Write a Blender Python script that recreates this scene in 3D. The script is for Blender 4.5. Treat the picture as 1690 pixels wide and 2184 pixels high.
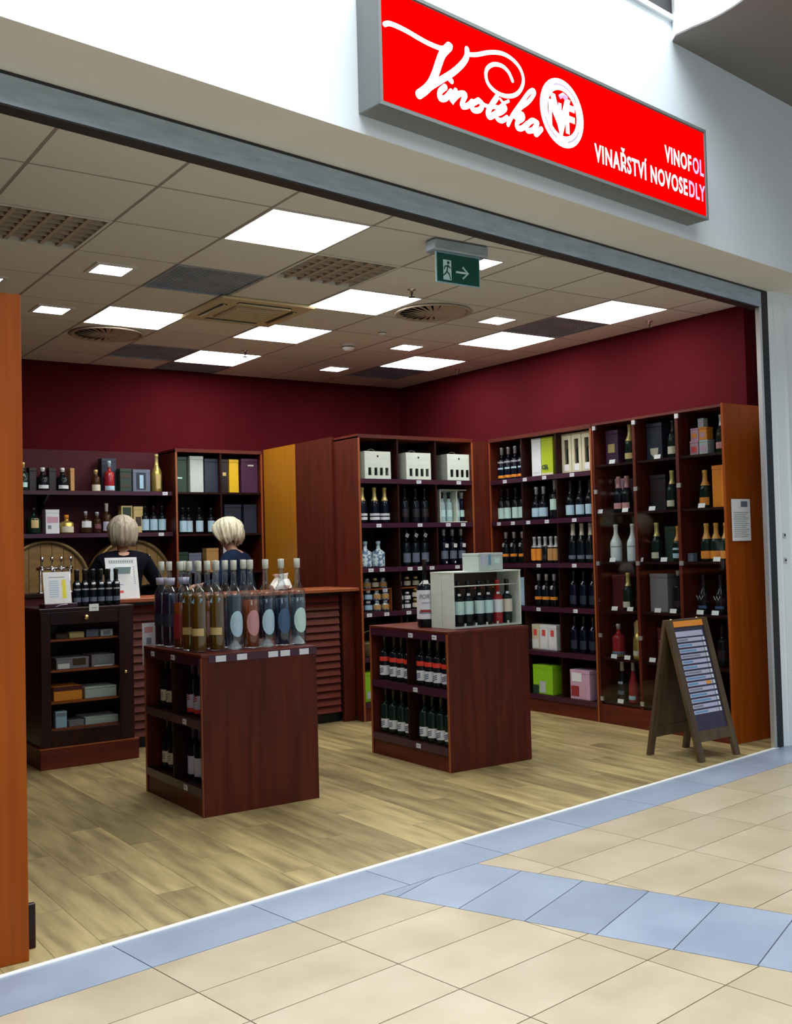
import bpy, math, random
from mathutils import Matrix, Vector
for o in list(bpy.data.objects): bpy.data.objects.remove(o)
C = bpy.context.scene.collection
R = math.radians
PI = math.pi
random.seed(7)
# ------------------------------------------------------------------ camera
cam_data = bpy.data.cameras.new('camera'); cam = bpy.data.objects.new('camera', cam_data); C.objects.link(cam)
cam_data.sensor_fit = 'HORIZONTAL'; cam_data.sensor_width = 36; cam_data.lens = 36*2257.23/1690
cam_data.clip_start = .05; cam_data.clip_end = 100
cam.matrix_world = Matrix(((0.8254, 0.0014, -0.5646, 0), (-0.5641, -0.0421, -0.8247, 0), (-0.0249, 0.9991, -0.0340, 1.4), (0, 0, 0, 1)))
bpy.context.scene.camera = cam
# ------------------------------------------------------------------ world, exposure
sc = bpy.context.scene
sc.view_settings.view_transform = 'Standard'; sc.view_settings.look = 'None'
sc.view_settings.gamma = 1; sc.view_settings.use_curve_mapping = False
sc.view_settings.exposure = 0.0
w = bpy.data.worlds.new('world'); sc.world = w; w.use_nodes = True
w.node_tree.nodes['Background'].inputs[0].default_value = (.76, .88, 1, 1)
w.node_tree.nodes['Background'].inputs[1].default_value = .42
PANEL_E = 17.5      # glow of the shop's ceiling panels
SIGN_E = 1.0
# ------------------------------------------------------------------ facade frame
A_F = R(8.137); OU = Vector((2.686, 3.974, 0)); FU = Vector((math.cos(A_F), math.sin(A_F), 0)); FV = Vector((-math.sin(A_F), math.cos(A_F), 0))
def fp(u, v, z=0): return OU + FU*u + FV*v + Vector((0, 0, z))
def area(name, loc, rot, sx, sy, e, col=(1, 1, 1)):
    l = bpy.data.lights.new(name, 'AREA'); l.shape = 'RECTANGLE'; l.size = sx; l.size_y = sy; l.energy = e; l.color = col
    o = bpy.data.objects.new(name, l); C.objects.link(o); o.location = loc; o.rotation_euler = rot
    return o
# daylight of the mall's roof light over the void beside the facade, and the mall's own ceiling lamps behind the viewer
area('skylight_lamp', fp(-.6, -1.9, 6.6), (R(-14), 0, A_F), 5.0, 2.4, 560, (.90, .96, 1))
area('mall_ceiling_lamp', (1.5, -1.5, 4.6), (0, 0, A_F), 5, 3, 150, (1, .97, .92))

# ------------------------------------------------------------------ materials
def mat(name, col, rough=.5, metal=0, emit=None, es=0, spec=.5, coat=0):
    m = bpy.data.materials.new(name); m.use_nodes = True
    b = m.node_tree.nodes['Principled BSDF']
    b.inputs['Base Color'].default_value = (*col, 1); b.inputs['Roughness'].default_value = rough; b.inputs['Metallic'].default_value = metal
    b.inputs['Specular IOR Level'].default_value = spec
    if coat: b.inputs['Coat Weight'].default_value = coat; b.inputs['Coat Roughness'].default_value = .05
    if emit: b.inputs['Emission Color'].default_value = (*emit, 1); b.inputs['Emission Strength'].default_value = es
    return m
def nn(m, t, **k):
    n = m.node_tree.nodes.new(t)
    for a, b in k.items(): setattr(n, a, b)
    return n
def ramp(m, stops):
    r = nn(m, 'ShaderNodeValToRGB'); e = r.color_ramp.elements
    while len(e) < len(stops): e.new(.5)
    for i, (p, c) in enumerate(stops): e[i].position = p; e[i].color = (*c, 1)
    return r
def noisy(name, c1, c2, scale=(1, 1, 1), nscale=4, rough=.5, detail=4, bump=0, spec=.5, rand=0, lo=.3, hi=.7, coat=0, coord='Object'):
    m = mat(name, c1, rough, spec=spec, coat=coat); L = m.node_tree.links; b = m.node_tree.nodes['Principled BSDF']
    tc = nn(m, 'ShaderNodeTexCoord'); mp = nn(m, 'ShaderNodeMapping'); mp.inputs['Scale'].default_value = scale
    L.new(tc.outputs[coord], mp.inputs['Vector'])
    n = nn(m, 'ShaderNodeTexNoise'); n.inputs['Scale'].default_value = nscale; n.inputs['Detail'].default_value = detail
    if rand:
        oi = nn(m, 'ShaderNodeObjectInfo'); ad = nn(m, 'ShaderNodeVectorMath', operation='ADD'); ml = nn(m, 'ShaderNodeMath', operation='MULTIPLY'); ml.inputs[1].default_value = 37
        L.new(oi.outputs['Random'], ml.inputs[0]); L.new(mp.outputs[0], ad.inputs[0]); L.new(ml.outputs[0], ad.inputs[1]); L.new(ad.outputs[0], n.inputs['Vector'])
    else: L.new(mp.outputs[0], n.inputs['Vector'])
    r = ramp(m, [(lo, c1), (hi, c2)]); L.new(n.outputs['Fac'], r.inputs[0])
    out = r.outputs[0]
    if rand:
        hs = nn(m, 'ShaderNodeHueSaturation'); mr = nn(m, 'ShaderNodeMapRange'); mr.inputs[3].default_value = 1-rand; mr.inputs[4].default_value = 1+rand
        L.new(oi.outputs['Random'], mr.inputs[0]); L.new(mr.outputs[0], hs.inputs['Value']); L.new(out, hs.inputs['Color']); out = hs.outputs[0]
    L.new(out, b.inputs['Base Color'])
    if bump:
        bp = nn(m, 'ShaderNodeBump'); bp.inputs['Strength'].default_value = bump; bp.inputs['Distance'].default_value = .002
        L.new(n.outputs['Fac'], bp.inputs['Height']); L.new(bp.outputs[0], b.inputs['Normal'])
    return m
def s2l(h):
    h = h.lstrip('#'); v = [int(h[i:i+2], 16)/255 for i in (0, 2, 4)]
    return tuple((x/12.92 if x <= .04045 else ((x+.055)/1.055)**2.4) for x in v)
M = {}
M['cherry'] = noisy('cherry_laminate', (.058, .0085, .0035), (.105, .0155, .006), (14, 14, 1.1), 1.6, .5, 5, lo=.35, hi=.68, rand=.06, spec=.22)
M['cherry_h'] = noisy('cherry_laminate_flat', (.080, .010, .0045), (.14, .020, .008), (1.1, 10, 10), 1.6, .45, 5, lo=.35, hi=.68, spec=.3)
M['orange'] = noisy('cherry_laminate_warm_lit', (.25, .048, .0015), (.32, .066, .003), (16, 16, .9), 1.6, .5, 5, lo=.35, hi=.68, spec=.2)  # same cherry laminate, with the mall's warm light put into its colour
M['amber_panel'] = noisy('amber_veneer', (.33, .125, .004), (.40, .16, .006), (12, 12, .8), 1.2, .4, 4)
M['edge'] = mat('cherry_edge_band', (.30, .075, .018), .4)
M['inner_shade'] = noisy('cherry_shaded', (.012, .0022, .0022), (.026, .004, .0035), (10, 10, 1), 1.6, .5, 4, spec=.2)  # cherry copy darkened so the niches' shade sits in its colour
M['mahog'] = noisy('dark_mahogany', (.010, .0025, .0025), (.022, .004, .004), (10, 10, 1), 1.4, .38, 4, spec=.3)
M['rail'] = mat('plum_price_rail', (.050, .011, .030), .3)
M['tag'] = noisy('price_paper', (.75, .78, .85), (.62, .66, .74), (60, 60, 60), 3, .5, 2)
M['maroon'] = noisy('maroon_wall_paint', (.066, .0026, .0062), (.080, .0034, .0078), (1, 1, 1), 3, .9, 3, spec=.12)
M['maroonp'] = mat('maroon_wall_panel', (.065, .009, .016), .6, spec=.2)
M['white'] = noisy('white_wall_paint', (.74, .80, .84), (.78, .84, .87), (1, 1, 1), 2, .7, 3)
M['soffit'] = noisy('grey_beige_soffit', (.74, .72, .65), (.78, .76, .69), (1, 1, 1), 2, .8, 3)
M['ceil'] = noisy('mineral_ceiling_tile', (.68, .67, .61), (.74, .73, .67), (30, 30, 30), 5, .9, 4, rand=.03, spec=.2)
M['tbar'] = mat('ceiling_t_bar', (.30, .26, .23), .6)
M['mallceil'] = mat('grey_mall_ceiling', (.20, .185, .17), .85)
M['steel'] = noisy('galvanised_steel', (.34, .42, .50), (.46, .55, .64), (2, 2, 12), 3, .42, 5); M['steel'].node_tree.nodes['Principled BSDF'].inputs['Metallic'].default_value = .55
M['alu'] = mat('aluminium', (.62, .63, .64), .32, .8)
M['signbox'] = mat('grey_sign_case', (.19, .205, .20), .5, .2)
M['black'] = mat('black_gap', (.006, .006, .007), .6)
M['dark'] = mat('dark_plastic', (.02, .02, .022), .45)
M['chrome'] = mat('chrome', (.75, .75, .75), .15, 1)
M['brass'] = mat('brass', (.75, .55, .25), .25, 1)
M['signred'] = mat('lit_red_acrylic', (.3, 0, 0), .7, spec=0, emit=(1, .0, .0), es=SIGN_E)
M['signwhite'] = mat('lit_white_vinyl', (.8, .8, .82), .4, emit=(1, .96, .98), es=SIGN_E)
M['signlav'] = mat('dim_lit_lavender_vinyl', (.5, .35, .6), .4, emit=(.7, .42, .85), es=.8)  # dims the last letters by colour, as where the sign's backlight fails
M['signgrey'] = mat('grey_vinyl', (.3, .25, .32), .4, emit=(.5, .42, .55), es=.7)
M['glow'] = mat('lit_diffuser', (.9, .9, .9), .5, emit=(1, .985, .96), es=PANEL_E)
M['lampframe'] = mat('white_lamp_frame', (.7, .7, .68), .4)
M['cream_ac'] = mat('cream_cassette', (.55, .46, .27), .5)
M['diff'] = mat('tan_diffuser', (.42, .34, .26), .55)
M['egreen'] = mat('exit_green', (.0, .05, .038), .35, emit=(0, .09, .06), es=.1)
M['ewhite'] = mat('exit_white', (.45, .62, .6), .4, emit=(.4, .6, .6), es=.15)
M['acryl'] = mat('clear_acrylic_edge', (.35, .55, .6), .15)
M['paper'] = noisy('white_paper', (.80, .83, .86), (.88, .90, .90), (5, 5, 5), 3, .6, 2)
M['ink'] = mat('grey_ink', (.22, .25, .30), .6)
M['inkblue'] = mat('blue_ink', (.12, .3, .5), .6)
M['inkred'] = mat('red_ink', (.8, .08, .07), .6)
M['inkyel'] = mat('yellow_ink', (.85, .80, .05), .6)
M['board'] = noisy('dark_oak_frame', (.055, .032, .014), (.10, .060, .026), (12, 12, 1), 1.6, .5, 4)
M['slate'] = mat('dark_chalk_panel', (.03, .022, .055), .35)
M['crate'] = noisy('pale_painted_wood', (.60, .68, .60), (.70, .76, .68), (3, 3, 12), 2, .6, 4)
M['leather'] = noisy('oak_head', (.17, .095, .022), (.28, .165, .045), (3, 3, 16), 1.5, .5, 5, rand=.1)
M['hoop'] = mat('dull_brass_hoop', (.20, .13, .05), .45, .5)
# bottle glass (dark wine glass hardly lets light through)
M['g_black'] = mat('black_glass', (.006, .009, .013), .12, spec=.25)
M['g_green'] = mat('green_black_glass', (.008, .022, .016), .12, spec=.25)
M['g_blue'] = mat('blue_black_glass', (.004, .006, .016), .12, spec=.25)
M['g_brown'] = mat('brown_glass', (.045, .018, .006), .12, spec=.25)
M['g_white'] = mat('white_lacquer_bottle', (.76, .86, .90), .25)
M['g_pattern'] = noisy('blue_white_pattern', (.1, .2, .32), (.72, .85, .88), (1, 1, 1), 38, .35, 2, lo=.45, hi=.55)
M['g_gold'] = mat('gold_lacquer', (.62, .48, .12), .3, .7)
M['g_ruby'] = mat('ruby_glass', (.32, .02, .025), .15, spec=.35)
M['g_amber'] = mat('amber_spirit', (.30, .11, .02), .15, spec=.35)
M['g_pale'] = mat('pale_blue_glass', (.38, .55, .58), .2)
def clearglass(name, col, mx_=.85, refl=.10):
    m = bpy.data.materials.new(name); m.use_nodes = True; nt = m.node_tree; nt.nodes.clear()
    o = nn(m, 'ShaderNodeOutputMaterial'); t = nn(m, 'ShaderNodeBsdfTransparent'); t.inputs[0].default_value = (*col, 1)
    g = nn(m, 'ShaderNodeBsdfGlossy'); g.inputs['Roughness'].default_value = .04; g.inputs[0].default_value = (.95, .98, 1, 1)
    f = nn(m, 'ShaderNodeLayerWeight'); f.inputs[0].default_value = .32
    mx = nn(m, 'ShaderNodeMixShader'); mr = nn(m, 'ShaderNodeMapRange'); mr.inputs[3].default_value = refl; mr.inputs[4].default_value = mx_
    nt.links.new(f.outputs['Facing'], mr.inputs[0]); nt.links.new(mr.outputs[0], mx.inputs[0]); nt.links.new(t.outputs[0], mx.inputs[1]); nt.links.new(g.outputs[0], mx.inputs[2]); nt.links.new(mx.outputs[0], o.inputs[0])
    return m
M['pane'] = clearglass('door_pane_glass', (.90, .92, .92), mx_=.12, refl=.008)
M['clear'] = clearglass('clear_bottle_glass', (.84, .90, .92), mx_=.6, refl=.06)
def liquid(name, col, dcol=None, f=.4):
    m = clearglass(name, col, mx_=.2, refl=.01)
    if dcol:      # diffuse colour added to paint the glow of lit liquid
        nt = m.node_tree; out = [n for n in nt.nodes if n.type == 'OUTPUT_MATERIAL'][0]; src = out.inputs[0].links[0].from_socket
        d = nn(m, 'ShaderNodeBsdfDiffuse'); d.inputs[0].default_value = (*dcol, 1); mx = nn(m, 'ShaderNodeMixShader'); mx.inputs[0].default_value = f
        nt.links.new(src, mx.inputs[1]); nt.links.new(d.outputs[0], mx.inputs[2]); nt.links.new(mx.outputs[0], out.inputs[0])
    return m
M['l_blue'] = liquid('blue_tinted_spirit', (.22, .27, .38), (.05, .07, .14), .35); M['l_amber'] = liquid('amber_liqueur', (.36, .09, .015), (.50, .10, .008), .5); M['l_olive'] = liquid('golden_liqueur', (.36, .22, .03), (.34, .17, .012), .5)
M['l_rose'] = liquid('dark_red_liqueur', (.30, .05, .05)); M['l_clear'] = liquid('clear_spirit', (.45, .60, .68), (.14, .22, .27), .3); M['l_navy'] = liquid('navy_spirit', (.05, .11, .22), (.01, .035, .09), .5)
for k, c in dict(lab_white=(.74, .76, .80), lab_mint=(.55, .80, .76), lab_cream=(.66, .62, .48), lab_blue=(.45, .66, .80), lab_orange=(.85, .30, .03), lab_gold=(.62, .48, .20), lab_pink=(.62, .30, .32), lab_lav=(.50, .50, .66), lab_red=(.75, .05, .03), lab_dkred=(.30, .03, .03), lab_plum=(.16, .06, .08), lab_navy=(.05, .12, .24), cap_gold=(.72, .58, .22), cap_silver=(.5, .52, .55), cap_black=(.01, .01, .012), cap_purple=(.06, .03, .09), cap_red=(.4, .03, .03), cap_cork=(.50, .52, .45), cap_white=(.82, .84, .84), cap_cream=(.62, .6, .5), cap_orange=(.7, .35, .06)).items():
    M[k] = mat(k, c, .4 if k[:3] == 'lab' else .3, .35 if k in ('cap_gold', 'cap_silver') else 0)
for k, c in dict(b_white=(.80, .84, .88), b_lime=(.45, .60, .01), b_purple=(.075, .025, .075), b_navy=(.02, .03, .055), b_grey=(.25, .23, .25), b_orange=(.90, .28, .01), b_yellow=(.85, .55, .02), b_green=(.02, .05, .035), b_dark=(.018, .012, .018), b_pink=(.62, .36, .46), b_cream=(.72, .68, .48), b_maroon=(.10, .012, .018), b_lgreen=(.28, .62, .02), b_rose=(.62, .38, .55), b_bluegrey=(.14, .17, .24), b_silver=(.50, .58, .56), b_tan=(.55, .30, .10), b_brown=(.06, .035, .02), b_ltblue=(.40, .62, .78)).items():
    M[k] = noisy(k, tuple(x*.92 for x in c), c, (8, 8, 8), 3, .45, 3)
M['skin'] = mat('skin', (.55, .30, .20), .55)
M['navycloth'] = noisy('navy_knit', (.008, .015, .036), (.013, .024, .052), (60, 60, 60), 5, .95, 3, bump=.3, spec=.05)
M['blackcloth'] = noisy('black_knit', (.004, .005, .010), (.008, .009, .014), (60, 60, 60), 5, .95, 3, bump=.3, spec=.05)
M['hair1'] = noisy('ash_blonde_hair', (.22, .18, .12), (.50, .46, .36), (28, 28, 2), 3, .5, 5, bump=.6)
M['hair2'] = noisy('platinum_hair', (.42, .38, .22), (.86, .84, .66), (24, 24, 3), 3, .45, 5, bump=.6)

# ------------------------------------------------------------------ mesh helpers
class MB:
    def __init__(s): s.v = []; s.f = []; s.m = []; s.s = []
    def add(s, vs, fs, m=0, sm=False, T=None):
        o = len(s.v)
        if T is not None: vs = [tuple(T @ Vector(p)) for p in vs]
        s.v += [tuple(p) for p in vs]
        for f in fs: s.f.append(tuple(i+o for i in f)); s.m.append(m); s.s.append(sm)
        return s
    def box(s, x0, y0, z0, x1, y1, z1, m=0, T=None):
        return s.add([(x0, y0, z0), (x1, y0, z0), (x1, y1, z0), (x0, y1, z0), (x0, y0, z1), (x1, y0, z1), (x1, y1, z1), (x0, y1, z1)],
                     [(0, 3, 2, 1), (4, 5, 6, 7), (0, 1, 5, 4), (1, 2, 6, 5), (2, 3, 7, 6), (3, 0, 4, 7)], m, False, T)
    def prism(s, poly, z0, z1, m=0, T=None):
        n = len(poly)
        a = sum(poly[i][0]*poly[(i+1) % n][1]-poly[(i+1) % n][0]*poly[i][1] for i in range(n))
        if a < 0: poly = poly[::-1]
        vs = [(x, y, z0) for x, y in poly]+[(x, y, z1) for x, y in poly]
        fs = [tuple(range(n))[::-1], tuple(range(n, 2*n))]+[(i, (i+1) % n, n+(i+1) % n, n+i) for i in range(n)]
        return s.add(vs, fs, m, False, T)
    def lathe(s, prof, n=14, m=0, sx=1, sy=1, cx=0, cy=0, T=None, a0=0, a1=2*PI, sm=True):
        full = abs(a1-a0-2*PI) < 1e-6; k = n if full else n+1
        vs = []; fs = []
        for r, z in prof:
            for i in range(k):
                a = a0+(a1-a0)*i/n; vs.append((cx+r*sx*math.cos(a), cy+r*sy*math.sin(a), z))
        for j in range(len(prof)-1):
            for i in range(n):
                i2 = (i+1) % k; fs.append((j*k+i, j*k+i2, (j+1)*k+i2, (j+1)*k+i))
        if full:
            if prof[0][0] > 1e-5: fs.append(tuple(range(k))[::-1])
            if prof[-1][0] > 1e-5: fs.append(tuple((len(prof)-1)*k+i for i in range(k)))
        return s.add(vs, fs, m, sm, T)
    def tube(s, pts, r, n=8, m=0, flat=None):
        pts = [Vector(p) for p in pts]; vs = []; fs = []
        for i, p in enumerate(pts):
            d = (pts[min(i+1, len(pts)-1)]-pts[max(i-1, 0)]).normalized()
            up = Vector((0, 0, 1)) if abs(d.z) < .9 else Vector((0, 1, 0))
            a = d.cross(up).normalized(); b = d.cross(a).normalized()
            rr = r[i] if isinstance(r, (list, tuple)) else r
            for k in range(n):
                t = 2*PI*k/n; vs.append(tuple(p+a*rr*math.cos(t)+b*rr*math.sin(t)))
        for i in range(len(pts)-1):
            for k in range(n): fs.append((i*n+k, i*n+(k+1) % n, (i+1)*n+(k+1) % n, (i+1)*n+k))
        fs.append(tuple(range(n))[::-1]); fs.append(tuple((len(pts)-1)*n+k for k in range(n)))
        return s.add(vs, fs, m, True)
    def data(s, name, mats):
        me = bpy.data.meshes.new(name); me.from_pydata(s.v, [], s.f)
        for x in mats: me.materials.append(M[x] if isinstance(x, str) else x)
        me.polygons.foreach_set('material_index', s.m); me.polygons.foreach_set('use_smooth', s.s); me.update()
        return me
def link(name, data, parent=None, loc=(0, 0, 0), rz=0, bevel=0, kind=None):
    o = bpy.data.objects.new(name, data); C.objects.link(o); o.location = loc; o.rotation_euler = (0, 0, rz)
    if parent: o.parent = parent
    if bevel:
        b = o.modifiers.new('bevel', 'BEVEL'); b.width = bevel; b.segments = 1; b.limit_method = 'ANGLE'
    if kind: o['kind'] = kind
    return o
def ob(name, mb, mats, parent=None, loc=(0, 0, 0), rz=0, bevel=0, kind=None):
    if isinstance(mats, str): mats = [mats]
    return link(name, mb.data(name, mats), parent, loc, rz, bevel, kind)
def bx(name, m, x0, y0, z0, x1, y1, z1, parent=None, bevel=0, kind=None, loc=(0, 0, 0), rz=0):
    return ob(name, MB().box(x0, y0, z0, x1, y1, z1), m, parent, loc, rz, bevel, kind)
LABELS = {}
def tag(o, label, cat, group=None):
    n = len(label.split()); assert 4 <= n <= 16, (n, label)
    if label in LABELS: print('DUPLICATE LABEL', label)
    LABELS[label] = 1
    o['label'] = label; o['category'] = cat
    if group: o['group'] = group
    return o
def thing(name, label, cat, loc=(0, 0, 0), rz=0, group=None):
    o = bpy.data.objects.new(name, None); o.empty_display_size = .05; C.objects.link(o); o.location = loc; o.rotation_euler = (0, 0, rz)
    return tag(o, label, cat, group)
def struct(name, mb, mats, loc=(0, 0, 0), rz=0): return ob(name, mb, mats, None, loc, rz, 0, 'structure')
def clip(poly, nx, ny, d):            # keep nx*x+ny*y >= d
    out = []
    for i in range(len(poly)):
        a, b = poly[i], poly[(i+1) % len(poly)]; da = nx*a[0]+ny*a[1]-d; db = nx*b[0]+ny*b[1]-d
        if da >= 0: out.append(a)
        if (da >= 0) != (db >= 0):
            t = da/(da-db); out.append((a[0]+(b[0]-a[0])*t, a[1]+(b[1]-a[1])*t))
    return out
def parea(p): return abs(sum(p[i][0]*p[(i+1) % len(p)][1]-p[(i+1) % len(p)][0]*p[i][1] for i in range(len(p))))/2 if len(p) > 2 else 0
def text(name, body, size, m, parent, loc, rot, sx=1, extrude=.001, bold=0, align='LEFT', shear=0, spacing=1):
    c = bpy.data.curves.new(name, 'FONT'); c.body = body; c.size = size; c.extrude = extrude; c.offset = bold; c.align_x = align; c.shear = shear; c.space_character = spacing; c.resolution_u = 3
    c.materials.append(M[m]); o = bpy.data.objects.new(name, c); C.objects.link(o); o.parent = parent; o.location = loc; o.rotation_euler = rot; o.scale = (sx, 1, 1)
    return o
def bake(o):          # lettering as real mesh
    bpy.context.view_layer.update()
    me = bpy.data.meshes.new_from_object(o.evaluated_get(bpy.context.evaluated_depsgraph_get()))
    n = bpy.data.objects.new(o.name, me); C.objects.link(n); n.parent = o.parent; n.location = o.location; n.rotation_euler = o.rotation_euler; n.scale = o.scale
    nm = o.name; bpy.data.objects.remove(o); n.name = nm; return n
def lookup_ord(i, n):
    if n == 1: return ''
    w = ['', 'one', 'two', 'three', 'four', 'five', 'six', 'seven', 'eight'][n]
    if i == 0: return 'leftmost of '+w
    if i == n-1: return 'rightmost of '+w
    if n == 3: return 'middle of three'
    return ['', 'second', 'third', 'fourth', 'fifth', 'sixth', 'seventh'][i]+' from left of '+w

# ================================================================== STRUCTURE
ZC = 3.11; YB = 9.29; XR = 6.45
# ---- shop floor: planks
base = MB().prism([(-.2, 3.52), (6.6, 4.49), (6.6, 9.6), (-.2, 9.6)], -.06, -.008)
floor = ob('floor', base, 'dark', kind='structure')
def plank_mat():
    m = noisy('aged_oak_vinyl', (.20, .145, .066), (.50, .40, .18), (10, 1.3, 1), 1.7, .36, 7, rand=.2, lo=.28, hi=.72, bump=.05)
    return m
M['plank'] = plank_mat()
pw, pl = .18, 1.22
for i in range(36):
    x0 = .02+i*pw; off = (i*.43) % pl
    y = 3.2-off
    while y < YB:
        p = [(x0+.0008, y+.0008), (x0+pw-.0008, y+.0008), (x0+pw-.0008, y+pl-.0008), (x0+.0008, y+pl-.0008)]
        p = clip(p, FV.x, FV.y, FV.x*OU.x+FV.y*OU.y+.015); p = clip(p, 0, -1, -YB) if p else p; p = clip(p, -1, 0, -6.44) if p else p
        y += pl
        if parea(p) < .002: continue
        cx = sum(q[0] for q in p)/len(p); cy = sum(q[1] for q in p)/len(p)
        ob('plank', MB().prism([(a-cx, b-cy) for a, b in p], -.008, 0), 'plank', floor, (cx, cy, 0))
# ---- mall floor: tiles in the facade's frame
M['tan'] = noisy('tan_stone_tile', (.40, .325, .21), (.52, .445, .32), (1, 1, 1), 3.2, .33, 5, rand=.05, lo=.3, hi=.7, bump=.02)
M['blue'] = noisy('blue_grey_stone_tile', (.235, .285, .38), (.31, .37, .47), (1, 1, 1), 3, .33, 5, rand=.05, bump=.02)
mall = ob('floor_mall', MB().box(-6, -6, -.06, 7.5, .0, -.008), ['tbar'], loc=OU, rz=A_F, kind='structure')
def tile(poly, m):
    if parea(poly) < .0008: return
    cx = sum(q[0] for q in poly)/len(poly); cy = sum(q[1] for q in poly)/len(poly)
    ob('floor_tile', MB().prism([(a-cx, b-cy) for a, b in poly], -.008, 0), m, mall, (cx, cy, 0))
g = .0022
SD = Vector((-.255, 1)).normalized(); SN = Vector((SD.y, -SD.x))     # diagonal strip: direction and normal
pL = SN.x*-.267+SN.y*-.649; pR = pL+.545
far = MB()
for i in range(-9, 12):
    for j in range(1, 20):
        u0 = -.2+i*.6; v1 = -.29*j; r = [(u0+g, v1-.29+g), (u0+.6-g, v1-.29+g), (u0+.6-g, v1-g), (u0+g, v1-g)]
        near = -3.0 < u0 < 4.6 and v1 > -2.4
        for q in (clip(r, -SN.x, -SN.y, -(pL-g)), clip(r, SN.x, SN.y, pR+g)):
            if near: tile(q, 'tan')
            elif parea(q) > .0008: far.prism(q, -.008, 0)
ob('far_floor_tiles', far, 'tan', mall, kind='stuff')
for i in range(-8, 12):
    u0 = -.2+i*.6; tile([(u0+g, -.29+g), (u0+.6-g, -.29+g), (u0+.6-g, -.003), (u0+g, -.003)], 'blue')
d0 = SD.x*.259+SD.y*-.502
for k in range(-14, 4):
    a = d0+.283*k; q = []
    for (n_, d_) in ((pL, a), (pR, a), (pR, a+.283), (pL, a+.283)):
        sn = n_+(g if n_ == pL else -g); sd = d_+(g if d_ == a else -g); q.append((SN.x*sn+SD.x*sd, SN.y*sn+SD.y*sd))
    tile(clip(q, 0, -1, .29+g), 'blue')
M['strip'] = mat('white_threshold_strip', (.86, .88, .84), .35)
struct('trim_1', MB().box(-3.3, -.004, -.004, 3.46, .02, .004), 'strip', OU, A_F)
# ---- walls of the shop
struct('wall_back', MB().box(-.1, YB, 0, XR+.2, YB+.12, 3.3), 'maroon')
wr = MB().prism([(XR, YB), (XR, 4.87), (XR+.11, 4.87), (XR+.11, 4.60), (XR+.25, 4.62), (XR+.25, YB)], 0, 3.3)
struct('wall_right', wr, 'maroon')
struct('wall_left', MB().box(-.12, 3.62, 0, .02, YB, 3.3), 'maroon')
# ---- header of the facade, soffit, steel beam, guide rail, jambs
hd = MB().box(-4.5, -.35, ZC-.02, 7.5, .16, 6.2, 0); hd.m[0] = 1
struct('wall_front', hd, ['white', 'soffit'], OU, A_F)
struct('trim_2', MB().box(-3.2, 0, 2.972, 3.465, .05, 3.075, 0).box(-3.2, .004, 3.075, 3.465, .05, 3.095, 1).box(-3.2, .002, 2.965, 3.465, .075, 2.973, 1), ['steel', 'dark'], OU, A_F)  # dark strip above the beam paints the shadow gap under the soffit
struct('trim_3', MB().box(3.418, -.0, 0, 3.450, .03, 2.97, 0).box(3.450, -.002, 0, 3.53, .03, 3.085, 1), ['alu', 'black'], OU, A_F)
jb = MB().prism([(3.53, .0), (3.64, -.035), (4.0, -.10), (4.6, -.35), (7.4, -.35), (7.4, .05), (3.53, .05)], 0, ZC-.015)
for u in (3.575, 3.66, 3.79): jb.box(u, -.06 if u > 3.6 else -.02, .0, u+.004, .05, 3.0)
wj = struct('wall_front_jamb', jb, ['white'], OU, A_F)
struct('wall_front_left', MB().box(-4.5, -.35, 0, -3.2, .2, ZC), ['white'], OU, A_F)
for k, z in enumerate((1.42, 1.25)):
    t = thing('key_switch', ['small upper key switch plate on white door jamb', 'small lower key switch plate on white door jamb'][k], 'switch', fp(3.60, -.024, z), A_F-R(10), 'key switches on the jamb')
    bx('plate', 'alu', -.013, -.006, -.018, .013, .004, .018, t, .002); ob('keyhole', MB().lathe([(.007, 0), (.006, .004)], 10, T=Matrix.Rotation(R(90), 4, 'X')), 'dark', t, (0, -.006, .002))
# ---- clerestory recess high on the facade
cl = MB().add([(1.05, -.357, 4.33), (1.966, -.357, 4.328), (1.966, -.357, 4.41), (1.05, -.357, 5.2)], [(0, 1, 2, 3)], 0)
cl.box(1.05, -.37, 4.30, 1.98, -.35, 4.33, 1).box(1.966, -.37, 4.30, 1.985, -.35, 5.1, 1)
M['cler'] = mat('dark_recess', (.045, .042, .045), .6)
struct('window_1', cl, ['cler', 'white'], OU, A_F)
# ---- mall ceiling plate with the curved edge of the void
edge = [(1.905, -.35), (1.86, -.40), (1.852, -.51), (1.856, -.61), (1.845, -.69), (1.825, -.77), (1.80, -.84), (1.70, -1.05), (1.5, -1.35), (1.2, -1.6), (.9, -1.8)]
M['fascia'] = mat('white_fascia', (.85, .87, .88), .6)
mc = MB().prism(edge+[(.9, -3.3), (7.4, -3.3), (7.4, -.35)], 4.19, 4.20, 0).prism(edge+[(.9, -3.3), (7.4, -3.3), (7.4, -.35)], 4.2, 4.9, 1)
struct('ceiling_mall', mc, ['mallceil', 'fascia'], OU, A_F)

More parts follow.
